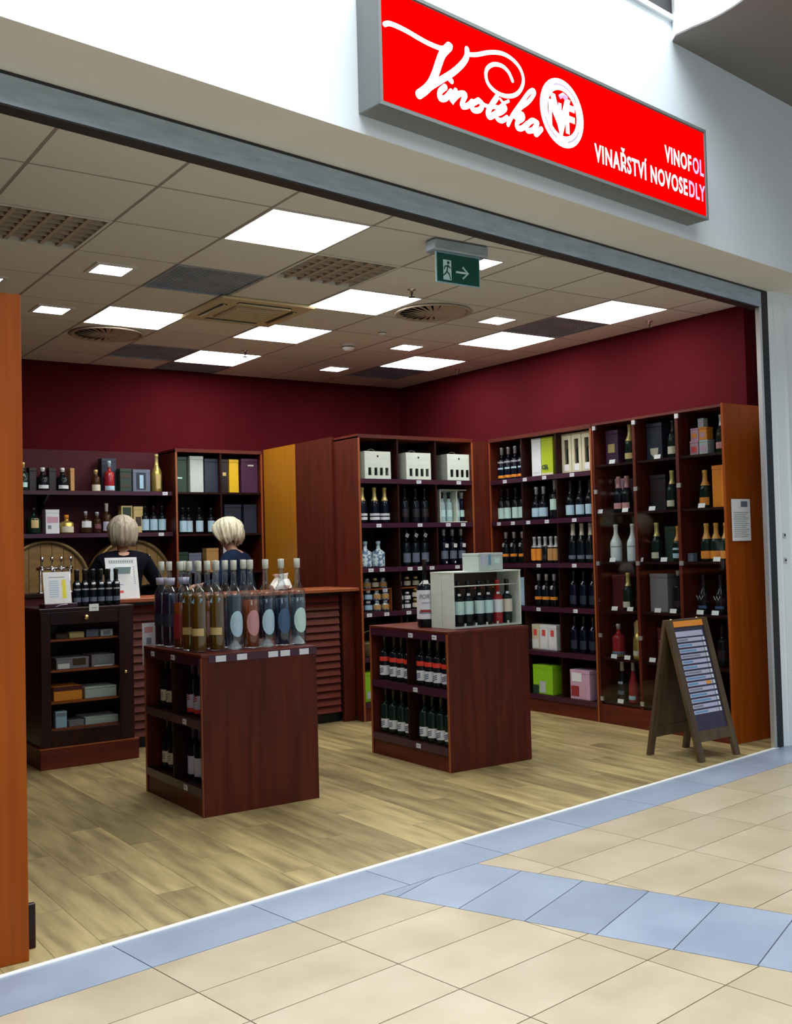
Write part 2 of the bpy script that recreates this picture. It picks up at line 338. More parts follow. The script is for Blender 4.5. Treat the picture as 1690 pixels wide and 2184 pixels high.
# ---- shop ceiling: slab, T bars, tiles
GX, GY, S = 1.27, 4.63, .6
fr = FV.x*OU.x+FV.y*OU.y+.08
ceil = ob('ceiling', MB().prism([(-.1, 3.75), (6.7, 4.72), (6.7, YB+.1), (-.1, YB+.1)], ZC+.09, ZC+.2), 'tbar', kind='structure')
tb = MB()
for i in range(-2, 10):
    x = GX+i*S
    if x < XR: 
        y0 = (fr-FV.x*x)/FV.y; tb.box(x-.012, y0, ZC+.001, x+.012, YB, ZC+.014)
for j in range(-2, 8):
    y = GY+j*S; x1 = min(XR, (fr-FV.y*y)/FV.x) if False else XR; x0 = .02
    # the bars stop at the facade line
    if FV.x*x1+FV.y*y < fr: x1 = (fr-FV.y*y)/FV.x
    if x1 > x0 and y < YB: tb.box(x0, y-.012, ZC+.002, x1, y+.012, ZC+.015)
ob('ceiling_grid', tb, 'tbar', ceil)
PANELS = {(2, 0), (4, 2), (2, 4), (4, 4), (4, 6), (7, 1), (7, 3), (7, 5)}
COARSE = {(0, 1), (3, 1)}; FINE = {(2, 2), (3, 6), (7, 2), (7, 6), (4, 7)}
HOLES = PANELS | COARSE | FINE | {(3, 3)}
for i in range(-3, 9):
    for j in range(-3, 8):
        if (i, j) in HOLES: continue
        x0 = GX+i*S; y0 = GY+j*S; p = [(x0+.009, y0+.009), (x0+S-.009, y0+.009), (x0+S-.009, y0+S-.009), (x0+.009, y0+S-.009)]
        p = clip(p, FV.x, FV.y, fr)
        for c in ((0, -1, -YB), (-1, 0, -XR), (1, 0, .02)): p = clip(p, *c) if p else p
        if parea(p) < .001: continue
        cx = sum(q[0] for q in p)/len(p); cy = sum(q[1] for q in p)/len(p)
        ob('ceiling_tile', MB().prism([(a-cx, b-cy) for a, b in p], 0, .012), 'ceil', ceil, (cx, cy, ZC))
def cc(i, j): return (GX+(i+.5)*S, GY+(j+.5)*S)
pl_lab = {(2, 0): 'large square light panel nearest the shop entrance beam', (4, 2): 'large square light panel beside the round diffuser, centre of ceiling',
 (2, 4): 'large square light panel in front of the left round diffuser', (4, 4): 'large square light panel behind the cream air conditioner',
 (4, 6): 'large square light panel nearest the back wall on left', (7, 1): 'large square light panel nearest the camera along the right wall',
 (7, 3): 'large square light panel in middle of right wall row', (7, 5): 'large square light panel furthest back along the right wall'}
for (i, j), lb in pl_lab.items():
    t = thing('ceiling_light', lb, 'ceiling light', (*cc(i, j), ZC), 0, 'square light panels in the ceiling')
    f = MB()
    for a in ((-.296, -.296, .296, -.285), (-.296, .285, .296, .296), (-.296, -.285, -.285, .285), (.285, -.285, .296, .285)): f.box(a[0], a[1], -.004, a[2], a[3], .03)
    ob('frame', f, 'lampframe', t); bx('diffuser', 'glow', -.285, -.285, -.001, .285, .285, .02, t)
dl = {(1, 2): 'small square downlight left of the solid dark ceiling vent', (1, 4): 'small square downlight above left part of bar', (0, 3): 'small square downlight at left edge above the orange panel',
 (4, 0): 'small square downlight behind the green exit sign', (6, 2): 'small square downlight right of round diffuser', (6, 4): 'small square downlight left of middle right light panel', (6, 6): 'small square downlight furthest back near the corner'}
for (i, j), lb in dl.items():
    x, y = cc(i, j); x += .06 if j == 0 else 0
    t = thing('downlight', lb, 'ceiling light', (x, y, ZC), 0, 'small square downlights')
    f = MB()
    for a in ((-.125, -.125, .125, -.10), (-.125, .10, .125, .125), (-.125, -.10, -.10, .10), (.10, -.10, .125, .10)): f.box(a[0], a[1], -.008, a[2], a[3], 0)
    ob('frame', f, 'lampframe', t); bx('diffuser', 'glow', -.10, -.10, -.006, .10, .10, -.0005, t)
def vent(i, j, lb, n, coarse):
    t = thing('ceiling_vent', lb, 'vent', (*cc(i, j), ZC), 0, 'square vents in the ceiling grid')
    f = MB()
    for a in ((-.296, -.296, .296, -.28), (-.296, .28, .296, .296), (-.296, -.28, -.28, .28), (.28, -.28, .296, .28)): f.box(a[0], a[1], -.003, a[2], a[3], .03)
    ob('frame', f, 'ceil' if coarse else 'steel', t); bx('backing', 'black', -.28, -.28, .035, .28, .28, .04, t)
    if coarse:
        me = MB().box(-.28, -.007, 0, .28, .007, .034).data('grille_bar', [M['diff']]); mf = MB().box(-.011, -.28, -.001, .011, .28, .033).data('grille_bar', [M['diff']])
        for k in range(1, 7): link('grille_bar', me, t, (0, -.28+.56*k/7, 0))
        for k in range(1, 6): link('grille_bar', mf, t, (-.28+.56*k/6, 0, 0))
    else:
        q = MB()
        for k in range(1, n): q.box(-.28, -.28+.56*k/n-.004, .004, .28, -.28+.56*k/n+.004, .03); q.box(-.28+.56*k/n-.004, -.28, .003, -.28+.56*k/n+.004, .28, .031)
        ob('fine_grille', q, 'steel', t, kind='stuff')
vent(0, 1, 'coarse grid vent at far left of the ceiling', 6, True); vent(3, 1, 'coarse grid vent right of the solid dark vent', 6, True)
vent(2, 2, 'dark fine grille vent between downlight and coarse vent', 20, False); vent(3, 6, 'fine grey grille vent left of rear light panel', 20, False)
vent(7, 2, 'dark fine grille vent between two right wall light panels', 20, False); vent(7, 6, 'dark fine grille vent in the far right corner', 20, False); vent(4, 7, 'fine grille vent at back wall under rear light panel', 20, False)
# air conditioning cassette
t = thing('air_conditioner', 'cream ceiling cassette air conditioner with grey centre intake', 'air conditioner', (*cc(3, 3), ZC))
bx('housing', 'cream_ac', -.36, -.36, -.022, .36, .36, 0, t, .01); bx('intake_grille', 'diff', -.18, -.18, -.032, .18, .18, -.022, t, .004)
for k in range(4):
    T = Matrix.Rotation(k*PI/2, 4, 'Z'); ob('air_slot', MB().box(-.2, .245, -.026, .2, .29, -.022, T=T), 'dark', t); ob('flap', MB().box(-.2, .262, -.036, .2, .275, -.026, T=T), 'cream_ac', t)
for k in range(9): ob('intake_slat', MB().box(-.16, -.155+k*.037, -.037, .16, -.145+k*.037, -.032), 'cream_ac', t)
def round_diff(i, j, lb):
    t = thing('round_diffuser', lb, 'vent', (*cc(i, j), ZC-.0005), 0, 'round swirl diffusers')
    ob('rim', MB().lathe([(.27, 0), (.285, -.012), (.27, -.018), (.245, -.012), (.245, 0)], 32), 'diff', t); ob('backing', MB().lathe([(.245, -.002), (.0, -.002)], 32), 'black', t)
    me = MB().add([(.06, -.006, -.018), (.24, -.026, -.004), (.24, .018, -.016), (.06, .010, -.018), (.06, -.006, -.015), (.24, -.026, -.001), (.24, .018, -.013), (.06, .010, -.015)],
                  [(0, 3, 2, 1), (4, 5, 6, 7), (0, 1, 5, 4), (1, 2, 6, 5), (2, 3, 7, 6), (3, 0, 4, 7)]).data('vane', [M['diff']])
    for k in range(24): link('vane', me, t, rz=2*PI*k/24)
    ob('hub', MB().lathe([(.07, -.004), (.07, -.018), (.05, -.022), (0, -.023)], 20), 'diff', t)
round_diff(2, 5, 'round swirl diffuser behind the left light panel'); round_diff(5, 2, 'round swirl diffuser right of the centre light panel')
for (x, y), lb in {(4.046, 5.663): 'fire sprinkler head in front of the centre light panel', (4.028, 8.098): 'fire sprinkler head in front of the rear light panel', (6.26, 5.6): 'fire sprinkler head nearest the camera by right wall', (6.26, 8.03): 'fire sprinkler head far back by the right wall'}.items():
    t = thing('fire_sprinkler', lb, 'sprinkler', (x, y, ZC), 0, 'fire sprinklers on the ceiling')
    ob('rosette', MB().lathe([(.03, 0), (.028, -.006), (.012, -.01), (.009, -.035)], 12), 'chrome', t); ob('deflector', MB().lathe([(.004, -.035), (.004, -.05), (.022, -.052), (.022, -.055), (0, -.055)], 12), 'dark', t)
    ob('yoke', MB().tube([(.009, 0, -.03), (.017, 0, -.042), (.004, 0, -.053)], .002, 6).tube([(-.009, 0, -.03), (-.017, 0, -.042), (-.004, 0, -.053)], .002, 6), 'brass', t)
for (x, y), lb, s in (((4.66, 7.45), 'smoke detector on raised box behind the rear sprinkler', 1.25), ((4.617, 6.876), 'small smoke detector below the right round diffuser', .75)):
    t = thing('smoke_detector', lb, 'smoke detector', (x, y, ZC), 0, 'smoke detectors on the ceiling')
    ob('base', MB().lathe([(.05*s, 0), (.05*s, -.012*s)], 20), 'ceil', t); ob('sensor', MB().lathe([(.042*s, -.012*s), (.04*s, -.03*s), (.022*s, -.045*s), (0, -.047*s)], 20), 'lampframe', t); ob('vent_ring', MB().lathe([(.043*s, -.018*s), (.043*s, -.024*s)], 20), 'dark', t)
# exit sign
t = thing('exit_sign', 'green exit sign with running man and arrow under the ceiling', 'sign', (3.664, 4.66, 0))
bx('housing', 'steel', -.19, -.035, 3.042, .19, .065, ZC-.003, t, .008); bx('acrylic_plate', 'acryl', -.166, -.004, 2.868, .146, .004, 3.042, t, .001)
bx('green_panel', 'egreen', -.158, -.0055, 2.876, .138, -.004, 3.036, t); bx('door_pictogram', 'ewhite', -.118, -.007, 2.888, -.062, -.0055, 3.0, t)
man = MB().lathe([(.009, 0), (.009, .0015)], 10, T=Matrix.Translation((-.083, -.0072, 2.985)) @ Matrix.Rotation(R(90), 4, 'X'))
for pts in ([(-.085, 2.972), (-.094, 2.935)], [(-.094, 2.935), (-.078, 2.920), (-.070, 2.893)], [(-.094, 2.935), (-.108, 2.918), (-.118, 2.912)], [(-.086, 2.968), (-.068, 2.955)], [(-.086, 2.968), (-.108, 2.962), (-.112, 2.945)]):
    man.tube([(a, -.0075, b) for a, b in pts], .004, 6)
ob('running_man', man, 'egreen', t)
ob('arrow', MB().tube([(-.03, -.008, 2.94), (.05, -.008, 2.94)], .006, 6).tube([(.018, -.008, 2.972), (.056, -.008, 2.94), (.018, -.008, 2.908)], .006, 6), 'ewhite', t)

# ================================================================== SHOP SIGN
t = thing('shop_sign', 'long red illuminated shop sign with white script lettering', 'sign', fp(0, -.35, 0), A_F)
bx('sign_case', 'signbox', -.435, -.13, 3.165, 1.992, 0, 3.668, t, .004)
bx('face_panel', 'signred', -.415, -.131, 3.185, 1.972, -.128, 3.648, t)
fr_ = MB()
for a in ((-.435, 3.165, 1.992, 3.180), (-.435, 3.653, 1.992, 3.668), (-.435, 3.18, -.420, 3.653), (1.977, 3.18, 1.992, 3.653)): fr_.box(a[0], -.136, a[1], a[2], -.130, a[3])
ob('frame', fr_, 'signbox', t)
STROKES = [
(.011, [(-0.4, 3.497), (-0.377, 3.508), (-0.337, 3.511), (-0.276, 3.508), (-0.209, 3.5), (-0.146, 3.495), (-0.081, 3.497), (-0.042, 3.513), (-0.02, 3.526)]),
(.020, [(-0.031, 3.52), (-0.071, 3.478), (-0.095, 3.432), (-0.118, 3.379), (-0.147, 3.328), (-0.18, 3.292), (-0.218, 3.262)]),
(.015, [(-0.18, 3.285), (-0.153, 3.311), (-0.086, 3.36), (-0.013, 3.413), (0.045, 3.466), (0.075, 3.507), (0.079, 3.54)]),
(.010, [(0.081, 3.52), (0.134, 3.534), (0.223, 3.571), (0.302, 3.591), (0.37, 3.587), (0.425, 3.561), (0.448, 3.517), (0.434, 3.471), (0.394, 3.43), (0.331, 3.405), (0.264, 3.403), (0.211, 3.425), (0.195, 3.461), (0.208, 3.497), (0.251, 3.526), (0.306, 3.534), (0.348, 3.518), (0.372, 3.487)]),
(.013, [(-0.034, 3.377), (-0.023, 3.373)]),
(.014, [(-0.063, 3.336), (-0.094, 3.308), (-0.095, 3.28), (-0.062, 3.289), (-0.027, 3.326)]),
(.013, [(0.001, 3.338), (-0.026, 3.281), (-0.018, 3.293), (0.023, 3.33), (0.06, 3.338), (0.044, 3.306), (0.038, 3.281), (0.072, 3.292), (0.102, 3.318)]),
(.013, [(0.143, 3.335), (0.101, 3.306), (0.106, 3.283), (0.147, 3.294), (0.166, 3.323), (0.143, 3.335)]),
(.009, [(0.166, 3.327), (0.201, 3.324), (0.267, 3.338)]),
(.014, [(0.263, 3.382), (0.225, 3.335), (0.2, 3.295), (0.211, 3.28), (0.254, 3.306)]),
(.012, [(0.244, 3.299), (0.291, 3.322), (0.318, 3.347), (0.298, 3.352), (0.26, 3.314), (0.259, 3.286), (0.29, 3.283), (0.327, 3.307)]),
(.007, [(0.285, 3.378), (0.306, 3.368), (0.340, 3.385)]),
(.011, [(0.331, 3.276), (0.364, 3.327), (0.42, 3.392), (0.477, 3.457), (0.511, 3.481), (0.521, 3.47), (0.481, 3.422), (0.419, 3.374), (0.386, 3.336)]),
(.013, [(0.38, 3.324), (0.429, 3.348), (0.434, 3.331), (0.395, 3.303), (0.394, 3.278), (0.426, 3.283), (0.465, 3.314)]),
(.013, [(0.537, 3.336), (0.499, 3.337), (0.459, 3.302), (0.464, 3.282), (0.502, 3.295), (0.537, 3.333), (0.519, 3.299), (0.524, 3.279), (0.564, 3.314)])]
def smooth(pts, n=5):
    P = [pts[0]]+list(pts)+[pts[-1]]; out = []
    for i in range(1, len(P)-2):
        for k in range(n):
            s = k/n; out.append(tuple(.5*((2*P[i][c])+(-P[i-1][c]+P[i+1][c])*s+(2*P[i-1][c]-5*P[i][c]+4*P[i+1][c]-P[i+2][c])*s*s+(-P[i-1][c]+3*P[i][c]-3*P[i+1][c]+P[i+2][c])*s**3) for c in (0, 1)))
    out.append(pts[-1]); return out
for k, (r, pts) in enumerate(STROKES):
    q = smooth(pts) if len(pts) > 2 else pts
    mb = MB()          # flat cut vinyl letters, 2 mm proud
    L_, R_ = [], []
    for i, p in enumerate(q):
        a = q[max(i-1, 0)]; b = q[min(i+1, len(q)-1)]; d = Vector((b[0]-a[0], b[1]-a[1])); d = d.normalized() if d.length else Vector((1, 0))
        L_.append((p[0]-d.y*r, p[1]+d.x*r)); R_.append((p[0]+d.y*r, p[1]-d.x*r))
    dy = -.1325-.0002*k
    for i in range(len(q)-1):
        mb.add([(L_[i][0], dy, L_[i][1]), (R_[i][0], dy, R_[i][1]), (R_[i+1][0], dy, R_[i+1][1]), (L_[i+1][0], dy, L_[i+1][1])], [(0, 1, 2, 3)])
    for e in (q[0], q[-1]): mb.add([(e[0]+r*math.cos(2*PI*i/14), dy-.0001, e[1]+r*math.sin(2*PI*i/14)) for i in range(14)], [tuple(range(14))])
    ob('script_stroke', mb, 'signwhite', t)
def ringdisc(r0, r1, dy, a0=0, a1=2*PI, n=40, z=3.428, x=.719):
    mb = MB()
    for i in range(n):
        b = a0+(a1-a0)*i/n; c = a0+(a1-a0)*(i+1)/n
        mb.add([(x+r0*math.cos(b), dy, z+r0*math.sin(b)), (x+r1*math.cos(b), dy, z+r1*math.sin(b)), (x+r1*math.cos(c), dy, z+r1*math.sin(c)), (x+r0*math.cos(c), dy, z+r0*math.sin(c))], [(0, 1, 2, 3)])
    return mb
ob('logo_disc', ringdisc(0, .163, -.137), 'signwhite', t); ob('logo_red_field', ringdisc(0, .108, -.1375), 'signred', t)
for a0, a1 in ((R(35), R(115)), (R(200), R(250)), (R(285), R(335))): ob('logo_ring_text', ringdisc(.130, .140, -.1378, a0, a1, 12), 'signgrey', t)
RX = (R(90), 0, 0)
text('logo_letters', 'V', .25, 'signwhite', t, (.705, -.1385, 3.325), RX, .85, .0005, .010, 'CENTER'); text('logo_letters', 'F', .19, 'signwhite', t, (.772, -.139, 3.345), RX, .85, .0005, .007, 'CENTER')
text('logo_letters', 'N', .17, 'signwhite', t, (.665, -.1387, 3.35), RX, .8, .0005, .006, 'CENTER')
ob('logo_figure', MB().tube([(.70, -.139, 3.50), (.72, -.139, 3.515), (.75, -.139, 3.505)], .012, 6), 'signlav', t)
def widetext(parts, z, u0, u1, h):
    full = ''.join(p[0] for p in parts)
    tmp = text('lettering', full, h, 'signwhite', t, (0, 0, 0), RX, 1, spacing=1.13); bpy.context.view_layer.update(); W = tmp.dimensions.x; bpy.data.objects.remove(tmp)
    sx = (u1-u0)/W; x = u0
    for body, m in parts:
        o = text('lettering', body, h, m, t, (x, -.133, z), RX, sx, .0005, .0030, spacing=1.13); bpy.context.view_layer.update()
        wd = 0
        tmp = text('lettering', full[:full.index(body)+len(body)]+'|', h, m, t, (0, 0, 0), RX, sx, spacing=1.13); t2 = text('lettering', '|', h, m, t, (0, 0, 0), RX, sx, spacing=1.13); bpy.context.view_layer.update()
        x = u0+tmp.dimensions.x-t2.dimensions.x; bpy.data.objects.remove(tmp); bpy.data.objects.remove(t2)
widetext([('VINOF', 'signwhite'), ('OL', 'signlav')], 3.402, 1.585, 1.95, .122)
widetext([('VINA\u0158STV\u00cd NOVOSE', 'signwhite'), ('DLY', 'signlav')], 3.262, .972, 1.955, .122)

# ================================================================== BOTTLES
def prof_for(st, h, r):
    if st == 'bordeaux': sh, nb, nr = .60*h, .70*h, .0145
    elif st == 'burgundy': sh, nb, nr = .45*h, .72*h, .0150
    elif st == 'champ': sh, nb, nr = .48*h, .78*h, .0160
    elif st == 'tall': sh, nb, nr = .60*h, .76*h, .0155
    elif st == 'squat': sh, nb, nr = .55*h, .72*h, .017
    elif st == 'flute': sh, nb, nr = .35*h, .80*h, .014
    p = [(r*.78, 0), (r*.96, .004), (r, .012), (r, sh)]
    for k in range(1, 5):
        s = k/5; e = .5-.5*math.cos(PI*s); p.append((r+(nr-r)*e, sh+(nb-sh)*s))
    p += [(nr, nb), (nr*.95, h-.022), (nr*1.12, h-.020), (nr*1.12, h-.006), (nr*.95, h)]
    return p
KINDS = {}
def rad_at(p, z):
    for (r0, z0), (r1, z1) in zip(p, p[1:]):
        if z0 <= z <= z1 and z1 > z0: return r0+(r1-r0)*(z-z0)/(z1-z0)
    return p[-1][0]
def kind(key, name, st, h, r, glass, cap, capz, labels=(), extras=(), seg=14, hollow=None, disc=None):
    """labels: (z0, z1, material, arc degrees); extras: (part name, material, builder)"""
    p = prof_for(st, h, r); parts = []
    parts.append(('glass_body', MB().lathe(p, seg).data('glass_body', [M[glass]])))
    if hollow:
        lv = hollow[1]; lo_ = hollow[2] if len(hollow) > 2 else .008; q = [(max(a-.0035, .002), max(b, lo_)) for a, b in p if b <= lv]; q.append((max(rad_at(p, lv)-.0035, .002), lv)); parts.append(('liquid', MB().lathe(q, seg).data('liquid', [M[hollow[0]]])))
    if cap:
        q = [(rad_at(p, capz)+.0008, capz)]+[(a+.0008, b) for a, b in p if b > capz]; q[-1] = (q[-1][0], h+.001); q.append((0, h+.0015)); parts.append(('capsule', MB().lathe(q, seg).data('capsule', [M[cap]])))
    for z0, z1, m, arc in labels:
        a = R(arc)/2; n = max(4, math.ceil(arc/12)); k = 4
        pr = [(rad_at(p, z0+(z1-z0)*i/k)+.0012, z0+(z1-z0)*i/k) for i in range(k+1)]
        parts.append(('label', MB().lathe(pr, n, a0=-PI/2-a, a1=-PI/2+a).data('label', [M[m]])))
    if disc:     # oval label
        z0, z1, m, arc = disc; mb = MB(); n = 18; zc = (z0+z1)/2
        ring = [(R(arc)/2*math.cos(2*PI*i/n), zc+(z1-z0)/2*math.sin(2*PI*i/n)) for i in range(n)]
        for s0, s1 in ((0, .5), (.5, 1)):
            for i in range(n):
                a_, b_ = ring[i], ring[(i+1) % n]
                P = [(a_[0]*s0, zc+(a_[1]-zc)*s0), (a_[0]*s1, zc+(a_[1]-zc)*s1), (b_[0]*s1, zc+(b_[1]-zc)*s1), (b_[0]*s0, zc+(b_[1]-zc)*s0)]
                mb.add([((r+.0012)*math.sin(x), -(r+.0012)*math.cos(x), z) for x, z in P], [(0, 1, 2, 3)], sm=True)
        parts.append(('label', mb.data('label', [M[m]])))
    for nm, m, mb in extras: parts.append((nm, mb.data(nm, [M[m]])))
    KINDS[key] = (name, parts, h)
def place(key, x, y, z, rz, label, cat='bottle', group=None):
    name, parts, h = KINDS[key]
    t = thing(name, label, cat, (x, y, z), rz, group)
    for pn, me in parts: link(pn, me, t)
    return t
def loc_of(unit, lx, ly):       # local (along, depth) of a unit to world
    ox, oy, rz = unit; c, s = math.cos(rz), math.sin(rz); return ox+c*lx-s*ly, oy+s*lx+c*ly
def row(key, unit, z, xs, depth, look, where, group, cat='bottle', rots=None):
    for i, x in enumerate(xs):
        wx, wy = loc_of(unit, x, depth if not isinstance(depth, (list, tuple)) else depth[i]); o = lookup_ord(i, len(xs))
        place(key, wx, wy, z, unit[2]+(rots[i] if rots else 0), look+(', '+o if o else '')+' '+where if o else look+' '+where, cat, group)
def cutmark(m='ink', z=.1, r=.038):   # small diagonal print stroke on a label
    mb = MB()
    for k in range(3):
        zz = z+.012*k; st = [-.6+.2*q for q in range(7)]
        for a, b in zip(st, st[1:]): mb.add([((r+.0022)*math.sin(c), -(r+.0022)*math.cos(c), zz+.012*c+dz) for c, dz in ((a, 0), (b, 0), (b, .006), (a, .006))], [(0, 1, 2, 3)])
    return ('label_print', m, mb)
def hangtag(z=.17, r=.03, x=0, m='cap_white', tilt=.5, s=.034):
    T = Matrix.Translation((x, -r-.004, z)) @ Matrix.Rotation(tilt, 4, 'Y')
    return ('hang_tag', m, MB().box(-s/2, -.0015, -s/2, s/2, 0, s/2, T=T))
kind('wh3', 'champagne_bottle', 'champ', .30, .042, 'g_blue', 'cap_gold', .185, [(.028, .052, 'lab_white', 200), (.062, .082, 'lab_white', 200)])
kind('blk', 'wine_bottle', 'bordeaux', .30, .037, 'g_black', 'cap_black', .22, [(.05, .12, 'b_dark', 150)], [('neck_badge', 'cap_silver', MB().lathe([(.030, .165), (.022, .19)], 6, a0=-PI/2-.5, a1=-PI/2+.5))])
kind('pattern', 'spirit_bottle', 'squat', .215, .055, 'g_pattern', 'lab_blue', .19, [(.03, .09, 'g_pattern', 200)])
kind('tagb', 'wine_bottle', 'bordeaux', .31, .037, 'g_black', 'cap_black', .24, [(.03, .11, 'b_bluegrey', 150)], [hangtag(.26, .016)])
kind('tagc', 'wine_bottle', 'bordeaux', .31, .037, 'g_blue', 'cap_silver', .25, [(.05, .12, 'b_bluegrey', 150)], [hangtag(.165, .04, 0, 'cap_white', .1), ('seal', 'cap_white', MB().lathe([(.0385, .012), (.0385, .028)], 4, a0=-PI/2-.18, a1=-PI/2+.18))])
kind('jar', 'preserve_jar', 'squat', .085, .034, 'g_pattern', 'cap_silver', .066, [(.012, .05, 'b_tan', 170)], seg=12)
kind('jarblue', 'preserve_jar', 'squat', .085, .034, 'b_navy', 'cap_white', .066, [(.012, .05, 'b_ltblue', 170)], seg=12)
kind('jarbrown', 'preserve_jar', 'squat', .085, .032, 'g_brown', 'cap_gold', .066, [(.012, .05, 'lab_cream', 170)], seg=12)
kind('jarwhite', 'preserve_jar', 'squat', .070, .030, 'b_dark', 'cap_white', .054, [(.008, .042, 'lab_white', 170)], seg=12)
kind('ob4', 'wine_bottle', 'bordeaux', .29, .038, 'g_blue', 'cap_silver', .225, [(.018, .042, 'lab_orange', 200), (.095, .11, 'lab_blue', 120), (.15, .165, 'cap_silver', 150)])
kind('mint', 'wine_bottle', 'bordeaux', .29, .037, 'g_black', 'cap_black', .21, [(.025, .12, 'lab_mint', 170)])
kind('wideblue', 'wine_bottle', 'burgundy', .28, .042, 'g_black', 'cap_silver', .215, [(.025, .10, 'lab_blue', 190)])
kind('bigmint', 'wine_bottle', 'bordeaux', .33, .043, 'g_black', 'cap_silver', .245, [(.075, .165, 'lab_mint', 180)])
kind('blue3', 'wine_bottle', 'burgundy', .31, .041, 'g_black', 'cap_black', .22, [(.025, .105, 'lab_blue', 170)])
kind('orl', 'wine_bottle', 'bordeaux', .27, .037, 'g_black', 'cap_silver', .215, [(.055, .08, 'lab_orange', 170), (.14, .175, 'cap_silver', 40)])
kind('orwide', 'small_bottle', 'bordeaux', .22, .031, 'g_black', 'cap_silver', .13, [(.02, .12, 'lab_orange', 300)])
kind('tanwide', 'small_bottle', 'bordeaux', .22, .031, 'g_black', 'cap_silver', .13, [(.02, .12, 'b_tan', 300)])
kind('smdark', 'small_bottle', 'bordeaux', .22, .032, 'g_black', 'cap_silver', .14, [(.03, .07, 'b_dark', 120)])
kind('creamneck', 'sparkling_bottle', 'champ', .32, .040, 'g_black', 'cap_cream', .22, [(.03, .06, 'b_bluegrey', 140)])
kind('plain', 'wine_bottle', 'bordeaux', .30, .037, 'g_blue', 'cap_black', .22, [(.03, .10, 'b_navy', 130), (.19, .215, 'cap_silver', 30)])  # narrow silver neck strip paints a highlight on the glass
kind('gold1', 'champagne_bottle', 'champ', .30, .042, 'g_green', 'cap_gold', .165, [(.03, .075, 'lab_gold', 120)])
kind('shield', 'champagne_bottle', 'champ', .28, .042, 'g_green', 'cap_black', .19, [(.03, .085, 'lab_cream', 110)])
kind('pinklab', 'champagne_bottle', 'champ', .27, .040, 'g_green', 'cap_silver', .19, [(.03, .075, 'lab_pink', 130)])
kind('pinkch', 'champagne_bottle', 'champ', .28, .040, 'g_black', 'lab_pink', .19, [(.03, .075, 'lab_pink', 130)])
kind('whitebt', 'champagne_bottle', 'champ', .29, .046, 'g_white', 'cap_white', .19, [(.115, .125, 'cap_silver', 360)], [('neck_badge', 'lab_navy', MB().lathe([(.044, .135), (.036, .16)], 4, a0=-PI/2-.25, a1=-PI/2+.25))])
kind('creamlab', 'champagne_bottle', 'champ', .29, .042, 'g_green', 'cap_gold', .19, [(.025, .07, 'lab_cream', 110)])
kind('bluelab', 'champagne_bottle', 'champ', .26, .042, 'g_green', 'cap_orange', .15, [(.025, .06, 'lab_blue', 150), (.085, .10, 'lab_blue', 120)])
kind('vorange', 'champagne_bottle', 'champ', .27, .041, 'g_green', 'cap_orange', .16, [(.02, .075, 'lab_orange', 150)])
kind('silvcap', 'spirit_bottle', 'bordeaux', .31, .040, 'g_black', 'cap_silver', .27, [(.04, .09, 'b_dark', 120)])
kind('decanter', 'crystal_decanter', 'tall', .26, .05, 'g_ruby', 'cap_silver', .22, [(.0, .05, 'b_bluegrey', 360)], [('crystal_base', 'chrome', MB().lathe([(.052, .0), (.058, .01), (.052, .03), (.03, .05)], 8, sm=False))])
kind('goldbt', 'champagne_bottle', 'champ', .30, .042, 'g_gold', 'cap_gold', .2, [(.03, .07, 'lab_cream', 110)])
kind('creamfl', 'wine_bottle', 'flute', .33, .036, 'g_black', 'cap_cream', .24, [(.06, .09, 'b_bluegrey', 120), (.14, .16, 'cap_silver', 90)])
kind('redfl', 'wine_bottle', 'flute', .33, .038, 'g_ruby', 'cap_silver', .25, [(.03, .06, 'lab_blue', 120)])
kind('emblem', 'wine_bottle', 'burgundy', .28, .043, 'g_black', 'cap_black', .2, [(.04, .06, 'lab_navy', 120)], [('emblem', 'cap_silver', MB().tube([(-.028, -.046, .13), (-.012, -.048, .10), (0, -.049, .13), (.012, -.048, .10), (.028, -.046, .13)], .003, 6))])
# ---- islands
kind('i1cream', 'wine_bottle', 'bordeaux', .31, .038, 'g_black', 'cap_black', .22, [(.035, .10, 'lab_cream', 200)], [cutmark('ink', .05)])
kind('i1blue', 'wine_bottle', 'bordeaux', .31, .038, 'g_black', 'cap_purple', .22, [(.012, .035, 'lab_red', 200), (.035, .11, 'lab_lav', 200)], [cutmark('lab_dkred', .075)])
kind('i1lav', 'wine_bottle', 'bordeaux', .31, .037, 'g_black', 'cap_purple', .22, [(.025, .125, 'lab_lav', 190)], [('label_line', 'ink', MB().lathe([(.0385, .03), (.0385, .034)], 4, a0=-PI/2-1, a1=-PI/2+1))])
kind('i2red', 'wine_bottle', 'bordeaux', .30, .038, 'g_black', 'cap_black', .22, [(.03, .095, 'lab_white', 200), (.125, .155, 'lab_red', 200)], [cutmark('lab_navy', .045)])
kind('i2green', 'wine_bottle', 'bordeaux', .30, .037, 'g_green', 'cap_black', .22, [(.03, .09, 'lab_white', 200)], [cutmark('lab_navy', .042, .037)])
GT = .492
stop = ('stopper', 'cap_cork', MB().lathe([(.016, GT-.05), (.018, GT-.045), (.018, GT+.004), (0, GT+.005)], 12))
base_w = ('base_glint', 'cap_white', MB().lathe([(.039, .006), (.034, .018), (.014, .045), (0, .052)], 10, sm=False))  # white cone paints the bright refraction in the bottle's foot
